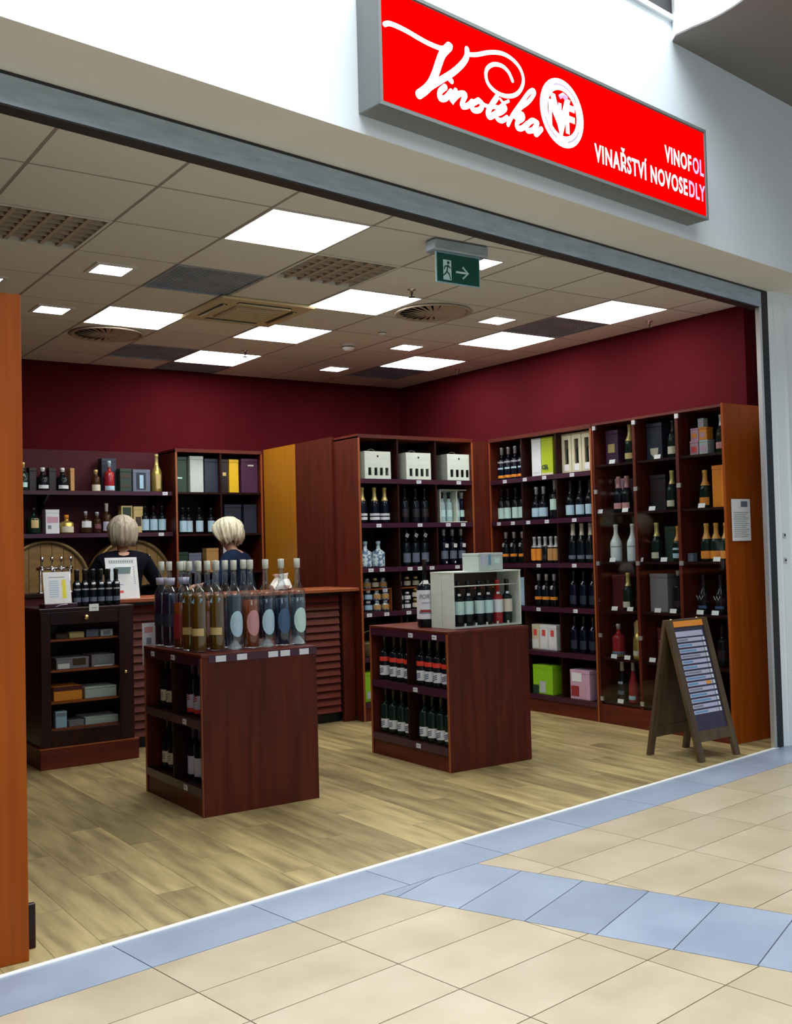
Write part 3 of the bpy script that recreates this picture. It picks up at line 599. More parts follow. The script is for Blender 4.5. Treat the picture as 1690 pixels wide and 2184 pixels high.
for key, lq, lv, lab in (('t_blue', 'l_clear', .30, 'lab_blue'), ('t_amber', 'l_amber', .27, 'lab_pink'), ('t_blue2', 'l_navy', .27, 'lab_blue'), ('t_navy', 'l_navy', .27, 'lab_navy'), ('t_clear', 'l_clear', .27, 'lab_mint')):
    kind(key, 'grappa_bottle', 'tall', GT, .046, 'clear', None, 0, [], [stop]+([base_w] if key in ('t_blue', 't_blue2', 't_clear') else []), 16, (lq, lv, .055 if key in ('t_blue', 't_blue2', 't_clear') else .008), (.07, .215, lab, 105))
kind('t_ros', 'grappa_bottle', 'tall', GT, .040, 'clear', None, 0, [(.06, .2, 'lab_dkred', 130)], [stop], 16, ('l_amber', .26))
kind('t_olive', 'grappa_bottle', 'tall', GT, .043, 'clear', None, 0, [(.09, .13, 'lab_gold', 100)], [stop, hangtag(.28, .03, .0, 'lab_blue', .5, .045)], 16, ('l_olive', .31))
kind('t_dark', 'grappa_bottle', 'tall', GT, .043, 'clear', None, 0, [(.12, .19, 'b_navy', 120)], [stop, ('neck_collar', 'lab_lav', MB().lathe([(.030, .36), (.034, .40)], 12))], 16, ('l_blue', .31))
kind('t_plain', 'grappa_bottle', 'tall', GT, .043, 'clear', None, 0, [], [stop], 16, ('l_blue', .24))

# ================================================================== BOXES
def carton(name, size, m, label, cat, loc, rz, prints=(), group=None, extra=None):
    """a carton with lid seam; prints: (x0, z0, x1, z1, material) on its front"""
    w_, d_, h_ = size; t = thing(name, label, cat, loc, rz, group)
    lid = min(.03, h_*.16)
    bx('carton_body', m, -w_/2, -d_/2, 0, w_/2, d_/2, h_-lid-.001, t, .002); bx('lid', m, -w_/2-.001, -d_/2-.001, h_-lid, w_/2+.001, d_/2+.001, h_, t, .002)
    for k, (x0, z0, x1, z1, pm) in enumerate(prints): bx('print_panel', pm, -w_/2+w_*x0, -d_/2-.0022-.0004*k, h_*z0, -w_/2+w_*x1, -d_/2-.0012, h_*z1, t)
    if extra: extra(t)
    return t
def ubox(unit, z, xc, depth, size, m, label, cat='box', prints=(), group=None, name='gift_box', extra=None, rot=0):
    x, y = loc_of(unit, xc, depth); return carton(name, size, m, label, cat, (x, y, z), unit[2]+rot, prints, group, extra)

# ================================================================== SHELF UNITS
TH = .018
def price_tag(parent, x, z, y=-.006, w_=.048, h_=.028): 
    o = bx('price_tag', 'tag', -w_/2, -.002, -h_/2, w_/2, 0, h_/2, parent, loc=(x, y, z))
    bx('tag_print', 'ink', -w_*.35, -.0026, -.002, w_*.2, -.002, .003, o); return o
def shelf_unit(name, label, loc, rz, W, D, H, divs, rows, plinth=.15, rail=True, tags=(), left=True, right=True, fill=0, wood='cherry', topov=0):
    t = thing(name, label, 'shelving unit', loc, rz)
    bx('side_panel', wood, 0, 0, 0, TH, D, H-TH, t); bx('side_panel', wood, W-TH, 0, 0, W, D, H-TH, t)
    bx('edge_strip', 'edge', 0, -.003, 0, TH, 0, H-TH, t); bx('edge_strip', 'edge', W-TH, -.003, 0, W, 0, H-TH, t)
    bx('top_panel', 'cherry_h', -topov, -.006, H-TH-.012, W+topov, D, H, t); bx('back_panel', 'inner_shade', TH, D-.01, plinth, W-TH, D, H-TH-.012, t)
    bx('plinth', 'cherry_h', TH, .004, 0, W-TH, D-.02, plinth-TH, t)
    for x in divs: bx('divider', 'inner_shade', x-TH/2, .003, plinth, x+TH/2, D-.01, H-TH-.012, t)
    for z in rows:
        xs = [TH]+sorted(divs)+[W-TH]
        s = MB()
        for a, b in zip(xs, xs[1:]): s.box(a+(TH/2 if a != TH else 0), .003, z-TH, b-(TH/2 if b != W-TH else 0), D-.01, z)
        sh = ob('shelf', s, 'inner_shade', t)
        if rail: bx('price_rail', 'rail', TH+.001, -.006, z-.040, W-TH-.001, .003, z-.001, t)
        for (zz, x) in tags:
            if abs(zz-z) < .02: price_tag(t, x, z-.022, -.0065)
    if fill: bx('filler_panel', wood, W+.001, 0.0, 0, W+fill, .018, H-TH, t)
    return t
ROWS = [.15, .515, .88, 1.245, 1.61, 1.975]; HU_ = 2.34
r5, r4, r3, r2, r1, r0 = ROWS
# centre unit
CU = (4.617, 7.275, 0)
shelf_unit('wine_shelf', 'tall cherry shelf unit in the centre, three columns, side facing bar', (4.617, 7.275, 0), 0, 1.195, .38, HU_, [.395, .79], ROWS, fill=.17,
  tags=[(r0, .601), (r0, 1.028), (r1, .185), (r1, .602), (r1, .902), (r1, 1.065), (r2, .097), (r2, .207), (r2, .487), (r2, .59), (r2, .716), (r2, .989), (r3, .071), (r3, .242), (r3, .464)])
W_ = ['left', 'middle', 'right']
def wine_case(unit, z, xc, depth, label):
    x, y = loc_of(unit, xc, depth); t = thing('wooden_wine_case', label, 'wine case', (x, y, z), unit[2], 'white wooden wine cases')
    w_, d_, h_ = .258, .2, .222
    bx('side_board', 'crate', -w_/2, -d_/2, 0, -w_/2+.01, d_/2, h_, t); bx('side_board', 'crate', w_/2-.01, -d_/2, 0, w_/2, d_/2, h_, t); bx('back_board', 'crate', -w_/2+.01, d_/2-.01, 0, w_/2-.01, d_/2, h_, t); bx('lid', 'crate', -w_/2, -d_/2, h_, w_/2, d_/2, h_+.008, t)
    f = MB(); xs = [-.095, -.035, .02, .075]
    f.box(-w_/2+.01, -d_/2, 0, w_/2-.01, -d_/2+.01, .03).box(-w_/2+.01, -d_/2, .095, w_/2-.01, -d_/2+.01, h_)
    e = [-w_/2+.01]+[v for a in xs for v in (a, a+.032)]+[w_/2-.01]
    for k in range(0, len(e), 2): f.box(e[k], -d_/2, .03, e[k+1], -d_/2+.01, .095)
    ob('slotted_front', f, 'crate', t)
    for a in xs: ob('bottle_inside', MB().lathe([(.012, .032), (.013, .06), (.007, .075), (.006, .094)], 8, cx=a+.016, cy=-d_/2+.03), 'g_green', t)
    bx('floor_board', 'dark', -w_/2+.01, -d_/2+.01, 0, w_/2-.01, d_/2-.01, .01, t)
    ob('round_hole', MB().lathe([(.009, 0), (.009, .001)], 12, T=Matrix.Translation((0, -d_/2-.0005, .19)) @ Matrix.Rotation(R(90), 4, 'X')), 'dark', t)
    ob('rope_handle', MB().tube([(-.04, 0, h_+.008), (-.03, 0, h_+.028), (0, 0, h_+.036), (.03, 0, h_+.028), (.04, 0, h_+.008)], .003, 6), 'diff', t)
for k, xc in enumerate((.213, .629, 1.064)): wine_case(CU, r0, xc, .13, 'white wooden wine case with four slots, %s of centre unit top row' % ['left', 'middle', 'right'][k])
row('wh3', CU, r1, [.10, .222, .324], .11, 'gold-foiled bottle with two white bands', 'in centre unit second row', 'gold foil champagne')
row('blk', CU, r1, [.529, .642, .738], .11, 'plain black wine bottle with silver neck badge', 'in centre unit', 'black bottles with badges')
x, y = loc_of(CU, 1.042, .13); t = thing('display_box', 'pale framed display box of bottles, right of centre unit second row', 'gift box', (x, y, r1))
for a in ((-.16, -.16+.012, 0, .29), (.148, .16, 0, .29), (.02, .032, .01, .28)): bx('frame_board', 'crate', a[0], -.05, a[2], a[1], .05, a[3], t)
bx('bottom_board', 'crate', -.148, -.05, 0, .148, .05, .01, t); bx('top_board', 'crate', -.148, -.05, .28, .148, .05, .29, t); bx('back_board', 'b_silver', -.148, .045, .01, .148, .05, .28, t)
for n_, (bxx, mm) in enumerate(((-.105, 'pale'), (-.03, 'pale'), (.062, 'pale'), (.112, 'deep'))):
    key = 'g_pale' if mm == 'pale' else 'g_blue'
    kind('inb%d' % n_, 'small_bottle', 'bordeaux', .255, .030 if n_ < 2 else .023, key, 'cap_black' if n_ < 3 else 'cap_silver', .2, [(.04, .1, 'lab_mint', 130)])
    wx, wy = loc_of(CU, 1.042+bxx, .13); place('inb%d' % n_, wx, wy-.005, r1+.011, 0, ['pale glass bottle, leftmost inside the display box', 'pale glass bottle left of display box divider', 'pale glass bottle right of display box divider', 'blue glass bottle, rightmost inside the display box'][n_], 'bottle', 'bottles in the display box')
row('pattern', CU, r2, [.125, .255], .12, 'squat blue and white patterned bottle', 'centre unit third row', 'patterned bottles', rots=[.2, -.2])
row('tagb', CU, r2, [.541, .636, .733], .12, 'dark bottle with tilted white tag', 'centre unit third row middle', 'tagged dark bottles')
row('tagc', CU, r2, [.935, 1.03, 1.125], .11, 'dark bottle with square white tag', 'centre unit third row', 'dark bottles with square tags')
# jars on small wooden risers
for k, (xa, xb) in enumerate(((.03, .37), (.42, .77))):
    x, y = loc_of(CU, (xa+xb)/2, .16); t = thing('jar_riser', 'small wooden riser holding jars, centre unit fourth row '+W_[k], 'riser', (x, y, r3), 0, 'jar risers')
    h_ = .175; bx('riser_side', 'edge', -(xb-xa)/2, -.06, 0, -(xb-xa)/2+.012, .14, h_, t); bx('riser_side', 'edge', (xb-xa)/2-.012, -.06, 0, (xb-xa)/2, .14, h_, t); bx('riser_top', 'edge', -(xb-xa)/2, -.06, h_, (xb-xa)/2, .14, h_+.012, t)
    price_tag(t, .1, h_-.005, -.062)
    lv = 'left' if k == 0 else 'middle'
    up = [('jarblue', .075), ('jar', .155), ('jarbrown', .235), ('jar', .315)] if k == 0 else [('jarbrown', .47), ('jarbrown', .56), ('jarbrown', .65)]
    for q, (kk, xx) in enumerate(up):
        wx, wy = loc_of(CU, xx, .15); place(kk, wx, wy, r3+h_+.013, 0, 'small jar %s on top of riser, fourth row %s' % (['at far left', 'second from left', 'third from left', 'at far right'][q if k == 0 else q], lv), 'jar', 'preserve jars')
    for lay in (0, 1):
        dn = [('jarblue', .065), ('jarblue', .15), ('jar', .235), ('jar', .32)] if k == 0 else [('jarwhite', .47), ('jarwhite', .545), ('jarbrown', .63)]
        for q, (kk, xx) in enumerate(dn):
            wx, wy = loc_of(CU, xx, .13); hh = KINDS[kk][2]+.003
            place(kk, wx, wy, r3+.001+lay*hh, 0, 'jar %s in the %s layer under riser, fourth row %s' % (['far left', 'second from left', 'third from left', 'far right'][q], ['lower', 'upper'][lay], lv), 'jar', 'preserve jars')
row('blk', CU, r3, [.86, .96, 1.06], .12, 'black wine bottle behind the magnum and crate', 'centre unit fourth row', 'bottles behind the crate')
# hidden-looking low rows: basket and green box at the left edge
x, y = loc_of(CU, .17, .14); t = thing('wicker_basket', 'pale wicker basket in the fifth row of centre unit', 'basket', (x, y, r4))
M['wicker'] = noisy('wicker', (.16, .11, .04), (.42, .34, .17), (30, 30, 60), 3, .7, 3, bump=.5)
ob('basket_wall', MB().lathe([(.10, 0), (.12, .10), (.125, .105), (.115, .105), (.095, .006), (0, .006)], 16, sy=.8), 'wicker', t)
ob('rim', MB().tube([(.122*math.cos(a*PI/8), .098*math.sin(a*PI/8), .105) for a in range(17)], .006, 6), 'wicker', t); ob('handle', MB().tube([(.12*math.cos(a*PI/8), 0, .105+.1*math.sin(a*PI/8)) for a in range(9)], .005, 6), 'wicker', t)
ubox(CU, r5, .15, .14, (.22, .2, .24), 'b_lgreen', 'green carton in the bottom row of the centre unit', 'box', [(.1, .1, .55, .35, 'b_silver')])
row('i2green', CU, r4, [.53, .63, .73, .93, 1.03, 1.13], .12, 'green wine bottle in hidden fifth row', 'centre unit', 'fifth row bottles')
# right wall unit
RU = (5.985, 7.262, -PI/2)
shelf_unit('wine_shelf', 'cherry shelf unit with three columns along the right wall', (RU[0], RU[1], 0), RU[2], 1.272, .42, HU_, [.43, .855], ROWS,
  tags=[(r0, .217), (r0, .479), (r0, .721), (r0, 1.05), (r1, .122), (r1, .308), (r1, .507), (r1, .738), (r1, 1.061), (r2, .621), (r2, 1.045), (r3, .604), (r3, 1.043)])
row('ob4', RU, r0, [.06, .15, .24, .33], .10, 'blue-black bottle with orange bottom band', 'right unit top row', 'orange band bottles')
ubox(RU, r0, .555, .12, (.115, .12, .325), 'b_white', 'tall plain white carton, right unit top row middle', prints=[(.2, .1, .8, .3, 'b_white')])
def lime(t): text('lettering', 'CEL', .05, 'b_green', t, (-.06, -.0655, .055), RX, .9, .0005, .002)
ubox(RU, r0, .69, .12, (.14, .12, .325), 'b_lime', 'tall lime green carton with dark letters, right unit top row', prints=[(0, .0, 1, .07, 'b_cream')], extra=lime)
for k, xc in enumerate((.918, 1.035, 1.152)):
    x, y = loc_of(RU, xc, .12); t = thing('bottle_box', 'cream upright wooden bottle box, %s, right unit top row' % lookup_ord(k, 3), 'bottle box', (x, y, r0), RU[2], 'cream bottle boxes')
    f = MB().box(-.055, -.055, 0, .055, -.045, .075).box(-.055, -.055, .275, .055, -.045, .325).box(-.055, -.055, .075, -.024, -.045, .275).box(.024, -.055, .075, .055, -.045, .275)
    ob('slotted_front', f, 'b_cream', t); ob('box_shell', MB().box(-.055, -.045, 0, -.047, .055, .325).box(.047, -.045, 0, .055, .055, .325).box(-.047, .047, 0, .047, .055, .325).box(-.047, -.045, 0, .047, .047, .008).box(-.047, -.045, .317, .047, .047, .325), 'b_cream', t)
    ob('bottle_inside', MB().lathe([(.034, .01), (.036, .19), (.014, .24), (.014, .31)], 12), 'g_black', t); bx('paper_label', 'paper', -.025, -.0575, .02, .03, -.0555, .07, t)
row('mint', RU, r1, [.045, .13, .235, .325], .10, 'dark bottle with tall mint label', 'right unit second row', 'mint label bottles')
row('wideblue', RU, r1, [.50, .59], .10, 'dark bottle with wide pale blue label', 'of pair, right unit', 'wide blue label bottles')
row('bigmint', RU, r1, [.73], .10, 'larger dark bottle with big high mint label, right unit second row', 'middle', 'big label bottles')
row('blue3', RU, r1, [.915, 1.03, 1.14], .10, 'dark bottle with pale blue label', 'right unit second row right', 'pale blue label bottles')
row('orl', RU, r2, [.085, .195, .305], .10, 'dark bottle with small orange label', 'right unit third row', 'small orange label bottles')
for k, (kk, xc, lb) in enumerate((('orwide', .47, 'small bottle in wide orange wrap, leftmost, right unit third row'), ('orwide', .535, 'small bottle in wide orange wrap, second, right unit third row'), ('smdark', .605, 'small plain dark bottle between orange and tan ones, right unit'), ('tanwide', .675, 'small bottle in tan wrap, third row right unit'), ('tanwide', .74, 'small bottle in tan wrap next to divider, right unit third row'))):
    wx, wy = loc_of(RU, xc, .09); place(kk, wx, wy, r2, RU[2], lb, 'bottle', 'small wrapped bottles')
row('creamneck', RU, r2, [.93, 1.03, 1.13], .10, 'tall dark bottle with cream neck foil', 'right unit third row', 'cream neck bottles')
row('plain', RU, r3, [.06, .15], .12, 'dark bottle behind the crate', 'of pair, right unit fourth row', 'bottles behind crate right')
ubox(RU, r3, .30, .11, (.12, .1, .24), 'b_ltblue', 'pale blue carton behind the white crate, right unit fourth row', prints=[(.1, .1, .9, .6, 'lab_blue')])
row('orl', RU, r3, [.50, .595, .69], .10, 'dark bottle with orange label low', 'right unit fourth row', 'fourth row orange label bottles')
row('plain', RU, r3, [.925, 1.04, 1.145], .10, 'plain blue-black wine bottle', 'right unit fourth row right', 'plain fourth row bottles')
for k, xc in enumerate((.48, .585, .69)):
    ubox(RU, r4, xc, .11, (.10, .1, .21), 'b_cream' if k == 0 else 'b_white', 'white and red carton, %s, right unit fifth row' % lookup_ord(k, 3), prints=[(.3, .55, .7, .8, 'inkred'), (.1, .05, .9, .4, 'cap_white')], group='white and red cartons')
row('plain', RU, r4, [.92, 1.025, 1.13], .10, 'plain dark wine bottle', 'right unit fifth row right', 'plain fifth row bottles')
row('i2green', RU, r4, [.08, .2, .32], .12, 'green bottle behind display island', 'right unit fifth row', 'hidden fifth row bottles')
ubox(RU, r5, .60, .12, (.24, .2, .24), 'b_lgreen', 'bright green carton with glass picture, right unit bottom row', prints=[(.35, .05, .65, .45, 'b_silver'), (.0, .0, .3, .3, 'b_green')])
ubox(RU, r5, 1.04, .12, (.22, .2, .235), 'b_rose', 'pink floral carton in bottom row of the right unit', prints=[(.05, .1, .45, .45, 'lab_dkred'), (.55, .05, .8, .5, 'b_pink'), (.1, .6, .6, .9, 'b_white')])
# glass case
GC = (5.985, 5.985, -PI/2)
gz = [.165, .505, .875, 1.25, 1.63, 2.01]
t = thing('glass_case', 'tall cherry display case with glass doors by shop entrance', 'display case', (GC[0], GC[1], 0), GC[2])
GW = 1.265; gd = [.435, .85]
bx('side_panel', 'cherry', 0, 0, 0, TH, .42, HU_-TH, t); bx('end_panel', 'orange', GW-TH, -.004, 0, GW+.004, .45, HU_+.005, t, .002)
bx('top_panel', 'cherry_h', 0, 0, HU_-TH, GW-TH, .42, HU_, t); bx('back_panel', 'inner_shade', TH, .41, .15, GW-TH, .42, HU_-TH, t); bx('plinth', 'cherry_h', TH, .002, 0, GW-TH, .40, .145, t)
for x in gd: bx('divider', 'cherry', x-.014, .0, .145, x+.014, .41, HU_-TH, t)
for z in gz:
    s = MB()
    for a, b in zip([TH]+gd, gd+[GW-TH]): s.box(a+.0145 if a != TH else a, .014, z-TH, b-.0145 if b != GW-TH else b, .41, z)
    ob('shelf', s, 'inner_shade', t)
for a, b in zip([TH]+gd, gd+[GW-TH]):
    p_ = ob('glass_door', MB().box(a+.016 if a != TH else a+.002, -.002, .16, b-.017, .003, HU_-.02), 'pane', t)
    for z in (2.30, 1.80, 1.24, .68, .19): 
        ob('door_clamp', MB().box(a-.004 if a != TH else a, -.012, z-.016, a+.030, -.003, z+.016), 'alu', p_)
for k, (z, x) in enumerate([(5, .186), (5, .642), (4, .037), (4, .305), (4, .575), (4, 1.034), (3, .158), (3, .441), (3, .672), (3, 1.15), (2, .163), (2, .324), (2, .598), (2, .744), (2, .988), (2, 1.12), (1, .141), (1, .279), (1, .53), (0, .195)]):
    tg = ob('price_tag', MB().box(-.03, -.001, 0, .03, .001, .032, T=Matrix.Rotation(-.25, 4, 'X')), 'cap_white', t, (x, .022, gz[z]+.001))
o = 1.277   # glass case local = listed x minus this
GCo = (5.985, 5.985, -PI/2)
def G_(x): return x-1.29
g0 = gz[5]
ubox(GCo, g0, .115, .16, (.13, .12, .27), 'b_purple', 'dark purple carton with gold square, glass case top left', prints=[(.2, .35, .75, .6, 'lab_gold')])
row('gold1', GCo, g0, [.30], .11, 'gold-necked champagne bottle with gold label', 'glass case top left', 'glass case bottles')
def shieldp(t): ob('shield_label', MB().prism([(-.04, .09), (.04, .09), (.036, .05), (0, .015), (-.036, .05)], 0, .0015, T=Matrix.Translation((0, -.061, 0)) @ Matrix.Rotation(R(90), 4, 'X')), 'lab_cream', t)
ubox(GCo, g0, .55, .16, (.15, .12, .28), 'b_navy', 'slate carton with pale shield, glass case top middle', extra=shieldp)
row('shield', GCo, g0, [.735], .10, 'dark champagne bottle with pale shield label', 'glass case top middle', 'glass case bottles')
# colourful stack of tins
for k, (xc, zz, m1, m2, sz) in enumerate(((.945, 0, 'b_pink', 'inkred', (.075, .075, .105)), (1.03, 0, 'b_silver', 'b_rose', (.075, .075, .105)), (.95, .106, 'b_rose', 'lab_orange', (.07, .07, .09)), (1.025, .106, 'lab_orange', 'b_pink', (.07, .07, .09)), (1.0, .197, 'b_silver', 'b_rose', (.05, .05, .065)))):
    ubox(GCo, g0+zz, xc, .11, sz, m1, ['pink tin, lower left of colourful tin stack', 'silver tin, lower right of colourful tin stack', 'pink tin, upper left of the colourful stack', 'orange tin, upper right of colourful stack', 'small silver tin on top of colourful stack'][k], 'tin', [(.2, .2, .8, .6, m2)], 'colourful tins', 'tin')
row('pinklab', GCo, g0, [1.17], .10, 'dark bottle with pink label beside colourful tins', 'glass case top right', 'glass case bottles')
g1 = gz[4]
ubox(GCo, g1, .14, .20, (.10, .1, .27), 'b_pink', 'tall pink carton, glass case second row left', prints=[(.1, .7, .9, .9, 'b_rose')])
row('pinkch', GCo, g1, [.185, .27], .09, 'dark bottle with pink neck foil', 'of pair, glass case second row', 'glass case pink foil bottles')
ubox(GCo, g1, .56, .17, (.15, .12, .27), 'b_dark', 'black carton in glass case second row middle')
row('creamlab', GCo, g1, [.71], .10, 'gold-necked dark bottle beside black carton', 'in glass case', 'glass case bottles')
row('vorange', GCo, g1, [1.01], .10, 'gold-necked bottle with orange label beside orange carton', 'glass case', 'glass case bottles')
ubox(GCo, g1, 1.15, .13, (.115, .11, .295), 'b_orange', 'tall bright orange carton, glass case second row right')
g2 = gz[3]
row('whitebt', GCo, g2, [.13, .305], .10, 'all-white champagne bottle', 'of pair, glass case third row', 'white champagne bottles')
row('creamlab', GCo, g2, [.545], .10, 'gold-necked bottle with cream label, glass case third row', 'middle', 'glass case bottles')
ubox(GCo, g2, .645, .18, (.10, .1, .26), 'b_green', 'dull green carton behind bottles, glass case third row')
row('bluelab', GCo, g2, [.75], .10, 'orange-necked bottle with pale blue label, glass case', 'third row', 'glass case bottles')
row('vorange', GCo, g2, [1.015, 1.10, 1.185], .09, 'gold-necked bottle with orange label', 'glass case third row', 'third row orange label champagne')
ubox(GCo, g2, .90, .07, (.05, .05, .06), 'b_bluegrey', 'tiny grey box at left of glass case third row right', cat='box')
g3 = gz[2]
ubox(GCo, g3, .13, .17, (.13, .12, .27), 'b_maroon', 'dark maroon carton, glass case fourth row left')
row('creamlab', GCo, g3, [.25], .09, 'dark bottle with cream label beside maroon carton', 'glass case', 'glass case bottles')
row('silvcap', GCo, g3, [.35], .12, 'dark bottle with silver cap, glass case fourth row', 'left', 'glass case bottles')
ubox(GCo, g3, .56, .14, (.17, .11, .285), 'b_grey', 'tall plain grey carton, glass case fourth row middle')
row('silvcap', GCo, g3, [.72], .12, 'dark bottle with silver cap beside grey carton', 'glass case', 'glass case bottles')
row('emblem', GCo, g3, [.95, 1.10], .12, 'dark bottle with silver emblem', 'of pair, glass case fourth row', 'emblem bottles')
g4 = gz[1]
row('decanter', GCo, g4, [.115], .11, 'ruby decanter with silver cap, glass case fifth row', 'left', 'glass case bottles', 'decanter')
ubox(GCo, g4, .30, .18, (.09, .09, .28), 'lab_gold', 'gold carton behind gold bottle, glass case fifth row')
row('goldbt', GCo, g4, [.34], .09, 'gold bottle with cream label, glass case fifth row', 'left', 'glass case bottles')
ubox(GCo, g4, .60, .15, (.15, .11, .25), 'b_maroon', 'dark red carton with thin stripes, glass case fifth row', prints=[(.1, .2, .9, .22, 'lab_gold'), (.1, .4, .9, .42, 'lab_gold'), (.1, .6, .9, .62, 'lab_gold')])
row('blk', GCo, g4, [.98, 1.1], .12, 'black bottle behind the sandwich board', 'of pair, glass case fifth row', 'bottles behind sandwich board')
g5 = gz[0]
row('creamfl', GCo, g5, [.15], .10, 'slim dark bottle with cream neck, glass case bottom', 'row', 'glass case bottles')
row('redfl', GCo, g5, [.265], .10, 'slim ruby bottle with silver neck, glass case bottom', 'row', 'glass case bottles')
# notice on the end panel
t = thing('paper_notice', 'white printed notice taped on orange end panel', 'notice', (6.122, 4.706, 1.535))
bx('sheet', 'paper', -.10, -.002, -.145, .10, 0, .145, t)
lines = MB()
for k in range(14): lines.box(-.08, -.0028, .05-.013*k, .08-.03*((k*7) % 3)/2, -.002, .054-.013*k)
ob('printed_lines', lines, 'ink', t); bx('printed_block', 'b_bluegrey', .0, -.0028, .09, .07, -.002, .13, t)

# ================================================================== LEFT STANDING UNIT (back towards the mall)
t = thing('shelf_back', 'tall orange wood shelf unit back cropped at left edge', 'shelving unit', (-.1, 3.81, 0), 0)
bx('back_panel', 'orange', 0, 0, 0, 1.12, .018, 2.33, t, .002); bx('side_panel', 'orange', 1.10, .018, 0, 1.12, .30, 2.33, t); bx('side_panel', 'orange', 0, .018, 0, .018, .30, 2.33, t); bx('top_panel', 'orange', .018, .018, 2.31, 1.10, .30, 2.33, t); bx('plinth', 'cherry_h', .018, .26, 0, 1.10, .30, .13, t)
for z in (.15, .7, 1.25, 1.8): bx('shelf', 'inner_shade', .018, .018, z, 1.10, .30, z+.018, t)
t = thing('corner_bracket', 'small dark bracket on floor behind orange panel', 'bracket', (1.062, 3.93, 0)); bx('plate', 'mahog', -.028, -.01, 0, .012, .01, .16, t, .003); bx('foot', 'mahog', -.028, .0, 0, .012, .05, .012, t, .002)

# ================================================================== COUNTER, PARTITION, HUMIDOR
t = thing('bar_counter', 'cherry bar counter with louvred front and orange edged top', 'counter', (2.66, 7.30, 0))
bx('worktop', 'edge', -.11, -.01, 1.058, 1.954, .50, 1.086, t, .004)
bx('carcass', 'mahog', .0, .125, .075, 1.952, .48, 1.058, t); bx('kick_base', 'black', .02, .16, 0, 1.94, .46, .075, t)
for xx in (0.0, .87, 1.845): bx('stile', 'cherry', xx, .09, .06 if xx < 1.8 else 0, xx+.08 if xx < 1.8 else 1.954, .125, 1.05, t, .002)
lv = MB().add([(.0, -.022, 0), (.86, -.022, 0), (.86, 0, .052), (0, 0, .052), (0, 0, 0), (.86, 0, 0)], [(0, 1, 2, 3), (4, 3, 2, 5), (0, 4, 5, 1), (0, 3, 4), (1, 5, 2)]).data('louvre_slat', [M['cherry_h']])
lv2 = MB().add([(.0, -.022, 0), (.786, -.022, 0), (.786, 0, .052), (0, 0, .052), (0, 0, 0), (.786, 0, 0)], [(0, 1, 2, 3), (4, 3, 2, 5), (0, 4, 5, 1), (0, 3, 4), (1, 5, 2)]).data('louvre_slat', [M['cherry_h']])
for xx in (.0, .965):
    for k in range(16): link('louvre_slat', lv if xx else lv2, t, (xx if xx else .082, .122, .085+k*.0595))
    # right bank runs to the end stile
t2 = thing('side_partition', 'tall cherry partition panel with amber rear part beside the bar', 'partition', (4.598, 7.66, 0))
bx('front_panel', 'cherry', 0, 0, 0, .018, .63, 2.352, t2); bx('rear_panel', 'amber_panel', 0, .632, 0, .018, 1.245, 2.352, t2); bx('panel_seam', 'edge', -.001, .629, 0, .0, .633, 2.352, t2)
# humidor
HX, HY = 2.0, 7.12
t = thing('cigar_cabinet', 'dark mahogany cigar cabinet with glass door on a wooden base', 'cabinet', (HX, HY, 0))
bx('base_box', 'cherry_h', -.015, -.035, 0, .655, .5, .138, t, .003); bx('base_edge', 'edge', -.018, -.038, .132, .658, .0, .139, t)
bx('side_wall', 'mahog', 0, 0, .14, .02, .46, 1.03, t); bx('side_wall', 'mahog', .61, 0, .14, .63, .46, 1.03, t); bx('back_wall', 'mahog', .02, .44, .14, .61, .46, 1.03, t); bx('bottom_board', 'mahog', .02, 0, .14, .61, .44, .17, t)
bx('top_board', 'mahog', -.01, -.02, 1.03, .64, .47, 1.055, t, .004)
d = MB().box(.0, -.022, .14, .065, -.002, 1.03).box(.53, -.022, .14, .63, -.002, 1.03).box(.065, -.022, .14, .53, -.002, .245).box(.065, -.022, .945, .53, -.002, 1.03)
dr = ob('door_frame', d, 'mahog', t, bevel=.002); bx('door_glass', 'pane', .065, -.014, .245, .53, -.010, .945, dr)
for (a, z, r_) in ((.30, .987, .017), (.565, .60, .012)):
    ob('knob', MB().lathe([(r_*.5, 0), (r_*.5, .012), (r_, .016), (r_, .024), (r_*.6, .03), (0, .031)], 12, T=Matrix.Translation((a, -.022, z)) @ Matrix.Rotation(R(90), 4, 'X')), 'brass', dr)
ob('knob', MB().lathe([(.006, 0), (.006, .012), (.011, .016), (.011, .024), (0, .03)], 12, T=Matrix.Translation((0, .36, .90)) @ Matrix.Rotation(R(-90), 4, 'Y')), 'brass', t)
HS = [.252, .43, .64, .845]
for z in HS: bx('shelf', 'edge', .02, .02, z-.014, .61, .40, z, t)
